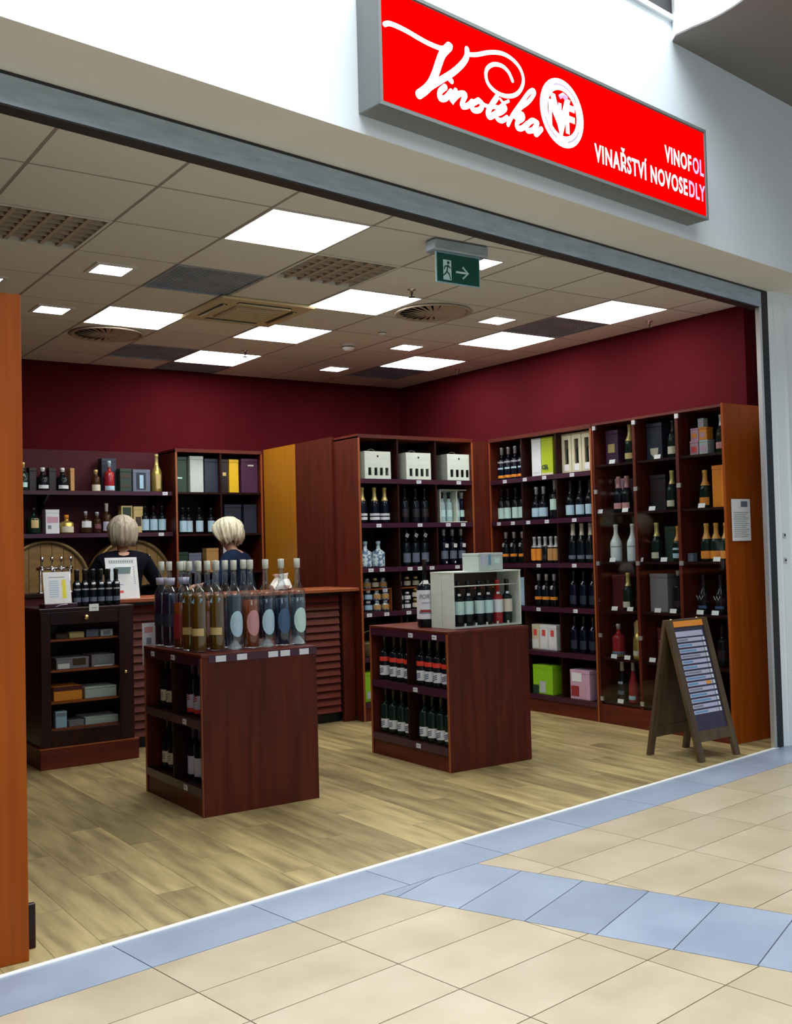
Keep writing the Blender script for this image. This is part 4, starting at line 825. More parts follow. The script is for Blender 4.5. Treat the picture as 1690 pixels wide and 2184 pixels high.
for i_, (xa, xb, z, h_, m1, lb, pr, dd) in enumerate([
 (2.12, 2.20, HS[3], .035, 'b_brown', 'small brown cigar box on top shelf left', (), .1), (2.21, 2.31, HS[3], .04, 'lab_gold', 'small gold cigar box, top shelf', (), .1), (2.325, 2.41, HS[3], .05, 'b_bluegrey', 'small blue-grey cigar box, top shelf', (), .1), (2.425, 2.51, HS[3], .045, 'b_silver', 'small silver cigar box, top shelf right', [(.2, .2, .8, .8, 'ink')], .1),
 (2.12, 2.34, HS[2], .075, 'b_grey', 'large grey cigar box, second shelf left', [(.05, .05, .4, .5, 'cap_white'), (.5, .3, .9, .9, 'b_brown')], .2), (2.36, 2.52, HS[2], .08, 'b_grey', 'grey cigar box with dark picture, second shelf', [(.2, .3, .8, .9, 'ink'), (.1, .02, .9, .12, 'cap_white')], .2),
 (2.10, 2.29, HS[1], .095, 'lab_orange', 'orange-red cigar box on the third shelf', [(0, .7, 1, 1, 'b_maroon')], .2), (2.31, 2.53, HS[1], .075, 'b_silver', 'pale silver cigar box on third shelf', (), .2),
 (2.11, 2.185, HS[0], .11, 'b_ltblue', 'upright pale blue cigar pack on bottom shelf', [(.1, .7, .9, .9, 'ink')], .05), (2.20, 2.30, HS[0], .04, 'b_grey', 'flat grey cigar box, bottom shelf middle', (), .15), (2.31, 2.54, HS[0], .05, 'b_silver', 'wide flat silver cigar box, bottom shelf', (), .2)]):
    carton('cigar_box', (xb-xa, dd, h_), m1, lb+' of dark cabinet', 'box', ((xa+xb)/2, HY+.045+dd/2, z+.001), 0, pr, 'cigar boxes')
# on top of the humidor
def standing_card(name, label, loc, rz, w_, h_, lines_, extra=None):
    t = thing(name, label, 'sign', loc, rz); T = Matrix.Rotation(R(-12), 4, 'X')
    ob('sheet', MB().box(-w_/2, -.0015, 0, w_/2, .0015, h_, T=T), 'paper', t); ob('back_stand', MB().box(-w_/4, .0, 0, w_/4, .002, h_*.8, T=Matrix.Translation((0, .10, 0)) @ Matrix.Rotation(R(20), 4, 'X')), 'acryl', t)
    for nm, m, rects in lines_:
        mb = MB()
        for (x0, z0, x1, z1) in rects: mb.box(-w_/2+w_*x0, -.0022, h_*z0, -w_/2+w_*x1, -.0014, h_*z1, T=T)
        ob(nm, mb, m, t)
    return t
standing_card('price_sheet', 'small white price sheet with yellow column on cigar cabinet', (2.135, 7.15, 1.085), 0, .18, .215,
   [('header_text', 'ink', [(.2, .82, .8, .84)]), ('text_lines', 'lab_blue', [(.2, .2+.07*k, .55, .235+.07*k) for k in range(8)]), ('yellow_column', 'inkyel', [(.68, .15, .82, .75)])])
t = thing('card_box', 'low plum cardboard display tray under the white price sheet', 'box', (2.14, 7.19, 1.056)); bx('tray', 'rail', -.10, -.055, 0, .12, .08, .028, t, .002); ob('curl_print', MB().tube([(-.03, -.057, .006), (0, -.058, .018), (.05, -.057, .022)], .003, 6), 'lab_lav', t)
t = standing_card('price_list', 'large white price list with red block on the bar counter', (2.655, 7.33, 1.087), 0, .235, .30,
   [('header_text', 'ink', [(.1, .86, .9, .868), (.1, .93, .9, .938)]+[(.12+.07*k, .88, .165+.07*k, .918) for k in range(11)]), ('text_lines', 'lab_blue', [(.14, .45+.05*k, .30+.12*(k % 2), .462+.05*k) for k in range(7)]), ('price_figures', 'ink', [(.86, .35+.05*k, .90, .37+.05*k) for k in range(9)]), ('blue_line', 'inkblue', [(.14, .33, .5, .345), (.14, .26, .42, .275)]), ('red_block', 'inkred', [(.12, .14, .5, .2)])])
kind('boxb', 'wine_bottle', 'bordeaux', .25, .027, 'g_black', 'cap_black', .18, [(.03, .06, 'b_bluegrey', 120), (.11, .12, 'cap_silver', 110), (.145, .16, 'cap_silver', 60)])
for rr, yy in enumerate((7.19, 7.25)):
    for k, xx in enumerate((2.285, 2.335, 2.385, 2.435, 2.485)):
        pass
for k, xx in enumerate((2.275, 2.33, 2.385, 2.44, 2.495, 2.55)):
    place('boxb', xx, 7.20, 1.056, 0, 'black bottle on dark cabinet, '+lookup_ord(k, 6)+' beside the price sheet', 'bottle', 'black bottles on the cigar cabinet')
for k, xx in enumerate((2.30, 2.355, 2.41, 2.465)):
    place('boxb', xx, 7.27, 1.056, 0, 'black bottle in rear row on dark cabinet, '+lookup_ord(k, 4), 'bottle', 'black bottles on the cigar cabinet')
t = thing('price_card', 'small white card on front edge of cigar cabinet', 'sign', (2.36, 7.097, 1.035)); bx('card', 'cap_white', -.035, -.003, -.01, .03, -.001, .038, t); bx('card_print', 'ink', -.02, -.0036, .01, .015, -.003, .015, t)
t = thing('standing_card', 'small white card with pink print standing behind left island', 'sign', (2.352, 6.10, 0)); bx('card', 'tag', -.036, -.002, .822, .045, .0, .988, t); bx('card_print', 'lab_pink', -.022, -.003, .93, .03, -.002, .965, t); bx('card_figure', 'ink', -.01, -.003, .86, .02, -.002, .90, t); bx('stem', 'tag', -.036, -.002, .74, -.022, .0, .822, t); bx('post', 'dark', .02, .001, 0, .028, .008, .9, t); bx('foot', 'dark', .0, -.0, 0, .05, .05, .006, t)

# ================================================================== BACK OF THE BAR
t = thing('wall_panel', 'maroon back panel behind the two floating bar shelves', 'panel', (1.2, YB-.022, 0)); bx('panel', 'maroonp', 0, 0, 1.0, 2.50, .02, 2.33, t)
for k, z in enumerate((1.955, 1.592)):
    t = thing('wall_shelf', ['upper long plum floating shelf behind the bar', 'lower long plum floating shelf behind the bar'][k], 'shelf', (1.3, 8.95, z), 0, 'floating shelves behind the bar')
    bx('board', 'mahog', 0, 0, -.03, 2.40, .318, 0, t); bx('price_rail', 'rail', 0, -.006, -.036, 2.40, 0, -.001, t)
    for x in ((.2, 1.3, 2.30) if k == 0 else ()): ob('bracket', MB().add([(x, .02, -.03), (x, .318, -.03), (x, .318, -.2), (x+.02, .02, -.03), (x+.02, .318, -.03), (x+.02, .318, -.2)], [(0, 1, 2), (3, 5, 4), (0, 3, 4, 1), (1, 4, 5, 2), (0, 2, 5, 3)]), 'mahog', t)
    for x in ((2.33,) if k == 0 else (1.835, 2.288)): price_tag(t, x, -.018, -.0065)
WS = (0, 0, 0)
def wb(key, x, z, label, y=9.08): place(key, x, y, z+.001, 0, label, 'bottle', 'bottles behind the bar')
kind('bar1', 'spirit_bottle', 'bordeaux', .24, .045, 'g_green', 'cap_gold', .19, [(.03, .07, 'lab_mint', 70)])
kind('bar2', 'spirit_bottle', 'squat', .20, .05, 'g_black', 'cap_white', .165, [(.02, .05, 'lab_white', 110)])
kind('bar3', 'spirit_bottle', 'tall', .19, .038, 'g_brown', 'cap_gold', .15, [(.005, .06, 'lab_cream', 150)])
kind('bar4', 'spirit_bottle', 'bordeaux', .27, .045, 'g_ruby', 'lab_blue', .215, [(.0, .05, 'lab_blue', 140)])
kind('bargold', 'champagne_bottle', 'champ', .34, .048, 'g_gold', 'cap_gold', .24, [(.03, .16, 'lab_gold', 50)])
kind('barsq', 'spirit_bottle', 'squat', .22, .06, 'g_green', 'cap_black', .18, [(.05, .13, 'lab_gold', 60)])
kind('barflask', 'spirit_bottle', 'squat', .16, .06, 'g_gold', 'lab_orange', .12, [(.01, .06, 'lab_cream', 110)])
kind('barwl', 'spirit_bottle', 'bordeaux', .19, .05, 'g_brown', 'cap_silver', .15, [(.05, .105, 'lab_white', 110)])
kind('bardk', 'spirit_bottle', 'tall', .185, .035, 'g_brown', 'cap_silver', .15, [(.04, .08, 'lab_plum', 100)])
kind('barwc', 'spirit_bottle', 'bordeaux', .26, .042, 'g_brown', 'cap_white', .19, [(.02, .10, 'lab_lav', 120)])
kind('barwine', 'wine_bottle', 'bordeaux', .24, .037, 'g_black', 'cap_black', .18, [(.02, .12, 'lab_blue', 140)])
z0 = 1.955
wb('bar1', 2.43, z0, 'green bottle with gold cap, leftmost on upper bar shelf'); wb('bar2', 2.592, z0, 'dark bottle with white cap, second on upper bar shelf'); wb('bar2', 2.76, z0, 'dark bottle with white cap, third on upper bar shelf')
for k, (x, h_) in enumerate(((2.51, .2), (2.675, .2))): carton('gift_box', (.058, .09, h_), 'b_dark', ['black carton between first and second bottle, upper bar shelf', 'black carton between second and third bottle, upper bar shelf'][k], 'box', (x, 9.12, z0+.001), 0, (), 'black cartons on the bar shelf')
carton('gift_box', (.035, .12, .20), 'b_tan', 'narrow brown carton ending the left group, upper bar shelf', 'box', (2.84, 9.12, z0+.001), 0)
wb('bar3', 3.05, z0, 'slim bottle with cream base label, upper bar shelf middle'); wb('bar4', 3.17, z0, 'ruby bottle with blue cap on upper bar shelf')
carton('gift_box', (.13, .1, .30), 'b_navy', 'tall navy carton behind ruby bottle, upper bar shelf', 'box', (3.19, 9.19, z0+.001), 0)
carton('gift_box', (.105, .1, .205), 'b_green', 'dark green carton on the upper bar shelf', 'box', (3.31, 9.10, z0+.001), 0, [(.1, .6, .9, .75, 'b_brown'), (.1, .2, .9, .3, 'b_brown')])
carton('gift_box', (.16, .1, .20), 'b_bluegrey', 'blue-grey carton picturing a bottle, upper bar shelf', 'box', (3.455, 9.10, z0+.001), 0, [(.2, .1, .75, .85, 'b_navy'), (.38, .15, .6, .75, 'b_ltblue')])
wb('bargold', 3.607, z0, 'tall gold champagne bottle at right end of upper bar shelf')
z1_ = 1.592
wb('barsq', 2.51, z1_, 'squat dark green bottle, leftmost on lower bar shelf')
carton('gift_box', (.115, .1, .205), 'b_white', 'white carton on the lower bar shelf', 'box', (2.66, 9.09, z1_+.001), 0, [(.1, .45, .9, .7, 'b_pink'), (.15, .2, .4, .35, 'ink')])
wb('barflask', 2.79, z1_, 'squat gold flask with cream label on lower bar shelf'); wb('barwl', 2.955, z1_, 'brown bottle with white label on lower bar shelf'); wb('bardk', 3.055, z1_, 'slim dark bottle on the lower bar shelf'); wb('barwc', 3.14, z1_, 'bottle with long white cap on lower bar shelf')
carton('gift_box', (.10, .09, .24), 'lab_gold', 'gold framed green carton on lower bar shelf', 'box', (3.32, 9.11, z1_+.001), 0, [(.12, .06, .88, .94, 'b_green')])
carton('gift_box', (.085, .09, .235), 'lab_gold', 'gold carton with oval picture, lower bar shelf', 'box', (3.425, 9.11, z1_+.001), 0, [(.2, .25, .8, .6, 'b_brown')])
for k, x in enumerate((3.49, 3.57, 3.65)): wb('barwine', x, z1_, 'wine bottle with blue label, '+lookup_ord(k, 3)+' at right of lower bar shelf')
# barrel heads on the wall with taps
def barrel(x, label):
    t = thing('barrel_head', label, 'barrel', (x, 9.035, 1.172), 0, 'wine barrel fronts')
    T = Matrix.Rotation(R(90), 4, 'X')
    ob('hoop', MB().lathe([(.338, -.0), (.368, 0), (.368, .03), (.338, .03), (.338, 0)], 40, T=T), 'hoop', t)
    ob('stave_ring', MB().lathe([(.345, -.232), (.366, -.10), (.360, -.0), (.345, -.0)], 40, T=T), 'leather', t)
    n = 7
    for k in range(n):
        x0 = -.338+.676*k/n; x1 = -.338+.676*(k+1)/n-.004; top = []; bot = []
        for s in range(5):
            xx = x0+(x1-x0)*s/4; h_ = math.sqrt(max(.338**2-xx*xx, .0)); top.append((xx, h_)); bot.append((xx, -h_))
        ob('head_board', MB().prism(bot+top[::-1], -.012, .012, T=T), 'leather', t)
barrel(2.60, 'left wooden barrel front on the wall behind the bar'); barrel(3.34, 'right wooden barrel front behind the dark-dressed woman')
t = thing('back_counter', 'dark red back counter below the barrels', 'counter', (1.3, 8.72, 0)); bx('body', 'maroonp', .01, .02, .06, 2.38, .28, 1.07, t); bx('top', 'mahog', 0, 0, 1.07, 2.40, .30, 1.10, t, .003); bx('kick_base', 'black', .01, .06, 0, 2.38, .27, .06, t)
for x in (.6, 1.2, 1.8): bx('door_seam', 'black', x, .018, .1, x+.004, .02, 1.05, t)
def tap(x, y, z, label, grp, rail=False):
    t = thing('wine_tap', label, 'tap', (x, y, z), 0, grp)
    ob('shank', MB().tube([(0, .04, 0), (0, -.02, 0)], .010, 8), 'chrome', t); ob('spout', MB().tube([(0, -.02, 0), (0, -.035, -.02), (0, -.038, -.06)], .008, 8), 'chrome', t); ob('tap_handle', MB().lathe([(.006, .008), (.007, .04), (.014, .05), (.014, .075), (.006, .085), (0, .086)], 10, cy=-.02), 'chrome', t)
t = thing('tap_tower', 'chrome tap rail standing on the back counter at left', 'tap tower', (2.61, 8.83, 1.10))
ob('rail', MB().tube([(-.15, 0, .20), (.15, 0, .20)], .013, 10), 'chrome', t)
for x in (-.12, 0, .12): ob('post', MB().lathe([(.03, 0), (.028, .008), (.011, .012), (.011, .20)], 10, cx=x), 'chrome', t)
for k, x in enumerate((2.489, 2.569, 2.645, 2.723)): tap(x, 8.79, 1.315, 'chrome wine tap on rail, '+lookup_ord(k, 4), 'taps on the rail')
tap(2.376, 8.97, 1.33, 'single chrome wine tap on left barrel next to orange panel', 'taps on barrels')
tap(3.402, 8.97, 1.31, 'left chrome tap of the pair on the right barrel', 'taps on barrels'); tap(3.474, 8.97, 1.31, 'right chrome tap of the pair on the right barrel', 'taps on barrels')
# back cabinet
CB = (3.712, 8.9, 0)
shelf_unit('back_cabinet', 'cherry cabinet with two columns behind the blonde woman', (3.712, 8.9, 0), 0, .868, .385, HU_, [.445], [.15, .55, .93, 1.22, 1.572, 1.95], rail=False)
z = 1.95
for x, w_, m1, h_, lb, pr in ((.075, .11, 'b_green', .32, 'dark green carton', [(.0, .38, .6, .42, 'lab_mint')]), (.228, .13, 'b_silver', .33, 'pale silver carton', ()), (.375, .14, 'b_navy', .31, 'navy carton', ()),
   (.505, .07, 'b_dark', .31, 'narrow black carton', [(.2, .5, .7, .6, 'lab_gold')]), (.60, .095, 'b_yellow', .31, 'bright yellow carton', ()), (.76, .17, 'b_purple', .32, 'wide purple carton', [(.4, .78, .75, .82, 'cap_white')])):
    ubox(CB, z+.001, x, .1, (w_, .1, h_), m1, lb+' in the top row of the back cabinet', prints=pr)
for k, x in enumerate((.10, .17, .26, .39)):
    wx, wy = loc_of(CB, x, .09+.03*(k % 2)); place('barwine', wx, wy, 1.573, 0, 'bottle with white label, '+lookup_ord(k, 4)+' back cabinet second row', 'bottle', 'back cabinet bottles')
for k, (x, w_) in enumerate(((.59, .17), (.77, .13))): ubox(CB, 1.573, x, .12, (w_, .1, .27), 'b_navy', ['wide dark carton', 'narrower dark carton'][k]+' behind blonde hair, back cabinet second row')
for k, (x, w_, m1, h_) in enumerate(((.08, .10, 'b_green', .19), (.20, .12, 'b_bluegrey', .18), (.37, .12, 'b_tan', .22), (.56, .13, 'b_white', .25))): ubox(CB, 1.221, x if k < 3 else .54, .1, (w_, .1, h_), m1, ['dark green', 'blue-grey', 'tan and green', 'white'][k]+' carton in third row of back cabinet')

# ================================================================== ISLANDS
def island(label, ox, oy, W, L, H, tagsL, tagsF, frontrail):
    """open long face on its left (-X) side: local x runs to world -Y from the far corner"""
    t = thing('display_island', label, 'display stand', (ox, oy, 0), -PI/2)
    T2 = .018
    bx('far_side', 'cherry', 0, 0, 0, T2, W, H-T2, t); bx('near_side', 'cherry', L-T2, 0, 0, L, W, H-T2, t, .001); bx('edge_strip', 'edge', L-T2, -.003, 0, L, 0, H-T2, t); bx('edge_strip', 'edge', 0, -.003, 0, T2, 0, H-T2, t)
    bx('top_board', 'cherry_h', -.002, -.004, H-T2, L+.002, W+.002, H, t, .002); bx('plinth', 'cherry_h', T2, .004, 0, L-T2, W-.02, .10, t); bx('back_panel', 'cherry', T2, W-.018, .0, L-T2, W, H-T2, t)
    bx('divider', 'inner_shade', L*.49, .002, .148, L*.49+T2, W-.02, H-T2-.03, t)
    for z in (.148, .505):
        for a, b in ((T2, L*.49), (L*.49+T2, L-T2)): bx('shelf', 'inner_shade', a, .002, z-T2, b, W-.02, z, t)
        bx('price_rail', 'rail', T2+.001, -.005, z-.046, L-T2-.001, .002, z-.001, t)
    bx('price_rail', 'rail', T2+.001, -.006, H-T2-.045, L-T2-.001, .002, H-T2-.001, t)
    for z, x in tagsL: price_tag(t, x, z, -.0075)
    if frontrail: ob('price_rail', MB().box(L, .04, H-.045, L+.004, W, H-.006), 'rail', t)
    for x in tagsF:
        ob('price_tag', MB().box(L+.004, x-.03, H-.042, L+.006, x+.03, H-.010), 'tag', t)
    return t
island('left bottle island crowded with tall clear bottles', 2.316, 6.067, .702, .822, .857, [(.82, .15), (.82, .45), (.482, .60), (.125, .60)], [.11, .235, .425, .50, .62], True)
island('right island carrying the white crate and magnum bottle', 3.97, 6.156, .663, .89, .872, [(.83, .50), (.83, .76), (.482, .54), (.125, .56)], [], False)
U1 = (2.316, 6.067, -PI/2); U2 = (3.97, 6.156, -PI/2)
row('i1cream', U1, .506, [.12, .205, .29], .09, 'dark bottle with speckled cream label', 'left island top left', 'left island wine')
row('i1blue', U1, .506, [.505, .60, .695], .09, 'dark bottle with lavender and red label', 'left island top', 'left island wine')
row('i1cream', U1, .149, [.13, .215, .30], .09, 'dark bottle with cream label', 'left island bottom left', 'left island wine')
row('i1lav', U1, .149, [.50, .59, .68], .09, 'dark bottle with tall lavender label', 'left island bottom', 'left island wine')
row('i2red', U2, .506, [.08, .20, .285, .37], .07, 'dark bottle with red band', 'right island top left', 'right island wine')
row('i2red', U2, .506, [.515, .605, .695, .79], .07, 'dark bottle with red band', 'right island top right', 'right island wine')
row('i2green', U2, .149, [.08, .175, .275, .365], .07, 'green bottle with white label', 'right island bottom left', 'right island wine')
row('i2green', U2, .149, [.53, .62, .715, .80], .07, 'green bottle with white label', 'right island bottom right', 'right island wine')
# tall bottles on the left island
ZI = .858
tb_ = [('t_blue', 2.592, 5.41, 'with large pale blue oval label, third in front row'), ('t_amber', 2.694, 5.41, 'of dark amber liqueur with pink oval label, front row'), ('t_blue2', 2.791, 5.41, 'with bright blue oval label, third from right in front row'), ('t_navy', 2.891, 5.41, 'with navy oval label, front row second from right'), ('t_clear', 2.990, 5.40, 'with pale oval label, rightmost of front row'),
 ('t_olive', 2.385, 5.42, 'of golden liqueur, leftmost of the front row'), ('t_olive', 2.487, 5.41, 'of golden liqueur with hang tag, second in front row'), ('t_ros', 2.395, 5.70, 'of amber liqueur with dark red label, left edge'),
 ('t_olive', 2.39, 5.56, 'of golden liqueur, second row at left edge'),
 ('t_dark', 2.395, 5.86, 'with lavender collar, second from rear on left edge'), ('t_dark', 2.395, 5.98, 'with lavender collar, rearmost on the left edge'),
 ('t_amber', 2.50, 5.56, 'of amber liqueur in the second row'), ('t_plain', 2.61, 5.56, 'in second row, middle'), ('t_plain', 2.73, 5.57, 'in second row, right of middle'),
 ('t_plain', 2.51, 5.72, 'in third row, leftmost'), ('t_dark', 2.51, 5.92, 'with lavender collar in the rear row left'), ('t_plain', 2.63, 5.74, 'in third row, rightmost')]
for k, (kk, x, y, lb) in enumerate(tb_): place(kk, x, y, ZI, R(-4) if y < 5.5 and x > 2.55 else R(-40), 'tall clear bottle '+lb, 'bottle', 'tall bottles on the left island')
# magnum
kind('magnum', 'magnum_bottle', 'bordeaux', .45, .056, 'g_black', 'cap_black', .35, [(.055, .245, 'lab_white', 190)], [('label_print', 'ink', MB().lathe([(.0585, .09), (.0585, .11)], 6, a0=-PI/2-.9, a1=-PI/2+.9)), ('label_red_bar', 'lab_dkred', MB().lathe([(.0588, .10), (.0588, .117)], 5, a0=-PI/2-.7, a1=-PI/2+.5)), ('shoulder_emblem', 'cap_white', MB().lathe([(.052, .285), (.044, .31)], 4, a0=-PI/2-.3, a1=-PI/2+.4))], 20)
mg = place('magnum', 4.12, 5.70, .873, R(-30), 'large black magnum bottle with white label beside white crate')
text('label_lettering', 'PORT', .040, 'ink', mg, (-.046, -.0595, .19), RX, .9, .0004, .001)
ob('label_print', MB().tube([(-.03, -.0592, .160), (-.015, -.0595, .167), (0, -.0597, .159), (.015, -.0595, .166), (.03, -.0592, .160)], .0018, 6), 'inkblue', mg)
# crate
t = thing('display_crate', 'open white wooden crate holding upright wine bottles on island', 'crate', (4.40, 5.51, .873))
cw, cd, ch = .57, .24, .355
bx('side_board', 'crate', -cw/2, -cd/2, 0, -cw/2+.012, -.002, ch, t); bx('side_board', 'crate', -cw/2, .002, 0, -cw/2+.012, cd/2, ch, t); bx('side_board', 'crate', cw/2-.012, -cd/2, 0, cw/2, cd/2, ch, t)
bx('bottom_board', 'crate', -cw/2+.012, -cd/2, 0, cw/2-.012, cd/2, .010, t); bx('top_board', 'crate', -cw/2-.002, -cd/2-.002, ch, cw/2+.002, cd/2, ch+.008, t)
ob('cross_bar', MB().tube([(-cw/2+.012, -cd/2+.006, .27), (cw/2-.012, -cd/2+.006, .27)], .004, 8), 'crate', t)
for k in range(5): bx('bottle_peg', 'crate', -.19+k*.09, -cd/2+.003, .010, -.18+k*.09, -cd/2+.012, .03, t)
for k in range(3): bx('back_slat', 'b_brown', -cw/2+.012, cd/2-.01, .02+k*.115, cw/2-.012, cd/2-.002, .125+k*.115, t)
for key, g_, cp, lb_ in (('cr1', 'g_black', 'cap_black', 'lab_mint'), ('cr2', 'g_ruby', 'cap_red', 'lab_white'), ('cr3', 'g_green', 'cap_black', 'lab_cream')):
    kind(key, 'wine_bottle', 'bordeaux', .29, .035, g_, cp, .21, [(.075, .16, lb_, 160)], [('neck_seal', 'cap_silver', MB().lathe([(.022, .195), (.019, .21)], 6, a0=-PI/2-.6, a1=-PI/2+.6))])
for k, (x, kk) in enumerate(((4.201, 'cr1'), (4.278, 'cr1'), (4.368, 'cr1'), (4.443, 'cr1'), (4.527, 'cr2'), (4.608, 'cr3'))): place(kk, x, 5.445, .884, R(-20), ['dark bottle with mint label', 'dark bottle with mint label', 'dark bottle with mint label', 'dark bottle with mint label', 'red bottle with white label', 'green bottle with cream label'][k]+', '+lookup_ord(k, 6)+' in white crate', 'bottle', 'bottles in the white crate')
carton('cardboard_box', (.22, .16, .115), 'b_silver', 'pale cardboard box with blue print on top of crate', 'box', (4.47, 5.52, .873+.364), R(4), [(.1, .35, .3, .9, 'lab_lav'), (.4, .3, .5, .9, 'inkblue'), (.65, .4, .85, .7, 'lab_mint')])

# ================================================================== SANDWICH BOARD
def rod(mb, a, b, w_, d_):      # rectangular bar from a to b
    a, b = Vector(a), Vector(b); d = b-a; L = d.length; q = d.to_track_quat('Z', 'Y').to_matrix().to_4x4(); T = Matrix.Translation(a) @ q
    return mb.box(-w_/2, -d_/2, 0, w_/2, d_/2, L, T=T)
t = thing('sandwich_board', 'dark wooden sandwich board listing wines near the entrance', 'sandwich board', (0, 0, 0))
# feet positions and top line
FL, FRt = Vector((5.34, 4.487, 0)), Vector((5.751, 4.503, 0)); BL, BR = Vector((5.28, 4.86, 0)), Vector((5.70, 4.88, 0))
TL, TR = Vector((5.312, 4.70, .885)), Vector((5.722, 4.715, .885))
def pane(f0, f1, t0, t1, s, parent, front):
    """one leaf: two stiles, top and bottom rails, recessed panel"""
    X = (f1-f0).normalized(); Z = ((t0-f0)).normalized(); N = X.cross(Z).normalized(); Lz = (t0-f0).length; Lx = (f1-f0).length
    T = Matrix(((X.x, -N.x, Z.x, f0.x), (X.y, -N.y, Z.y, f0.y), (X.z, -N.z, Z.z, f0.z), (0, 0, 0, 1)))
    # local x along, y = -N, z up the leaf; which sign points outward depends on the leaf
    def B(nm, m, x0, y0, z0, x1, y1, z1): return ob(nm, MB().box(x0, y0, z0, x1, y1, z1, T=T), m, parent)
    B('stile', 'board', 0, -.012, .0, .05, .012, Lz); B('stile', 'board', Lx-.05, -.012, .0, Lx, .012, Lz); B('bottom_rail', 'board', .05, -.010, .12, Lx-.05, .010, .19); B('top_rail', 'board', .05, -.010, Lz-.055, Lx-.05, .010, Lz)
    B('panel', 'slate' if front else 'board', .05, -.004, .19, Lx-.05, .004, Lz-.055)
    return T, Lx, Lz, B
T, Lx, Lz, B = pane(FL, FRt, TL, TR, 1, t, True)
T_, Lx_, Lz_, B_ = pane(BL, BR, TL+Vector((0, .012, 0)), TR+Vector((0, .012, 0)), -1, t, False)
# outward side of the front leaf: facing the camera
sgn = 1 if (T.to_3x3() @ Vector((0, 1, 0))).y < 0 else -1
def FB(nm, m, x0, z0, x1, z1, e=.006): 
    ya, yb = sorted((sgn*.0042, sgn*e)); return B(nm, m, x0, ya, z0, x1, yb, z1)
FB('header_strip', 'lab_orange', .055, Lz-.05, Lx-.06, Lz-.012, .0135)
hx = Lz-.085
FB('title_strip', 'lab_lav', .06, hx-.03, Lx-.075, hx+.005)
NR = 14
for k in range(NR):
    zz = hx-.04-k*.036
    FB('list_strip', 'lab_lav', .062, zz-.024, Lx-.095, zz, .0052)
    FB('price_strip', 'tag', Lx-.088, zz-.024, Lx-.068, zz, .0052)
    FB('printed_line', 'inkblue' if k % 3 else 'ink', .07, zz-.018, .07+.10+.03*((k*5) % 4), zz-.006, .0058)
    if k == 8: FB('orange_mark', 'lab_orange', Lx-.16, zz-.022, Lx-.11, zz-.002, .0062)
ob('hinge', MB().tube([TL+Vector((.05, .005, .0)), TL+Vector((.09, .005, .0))], .006, 8).tube([TR-Vector((.05, -.005, .0)), TR-Vector((.09, -.005, .0))], .006, 8), 'brass', t)
#ob('spreader_chain', MB().tube([FL.lerp(TL, .45)+Vector((.02, 0, 0)), BL.lerp(TL, .45)+Vector((.02, 0, 0))], .003, 6), 'steel', t)

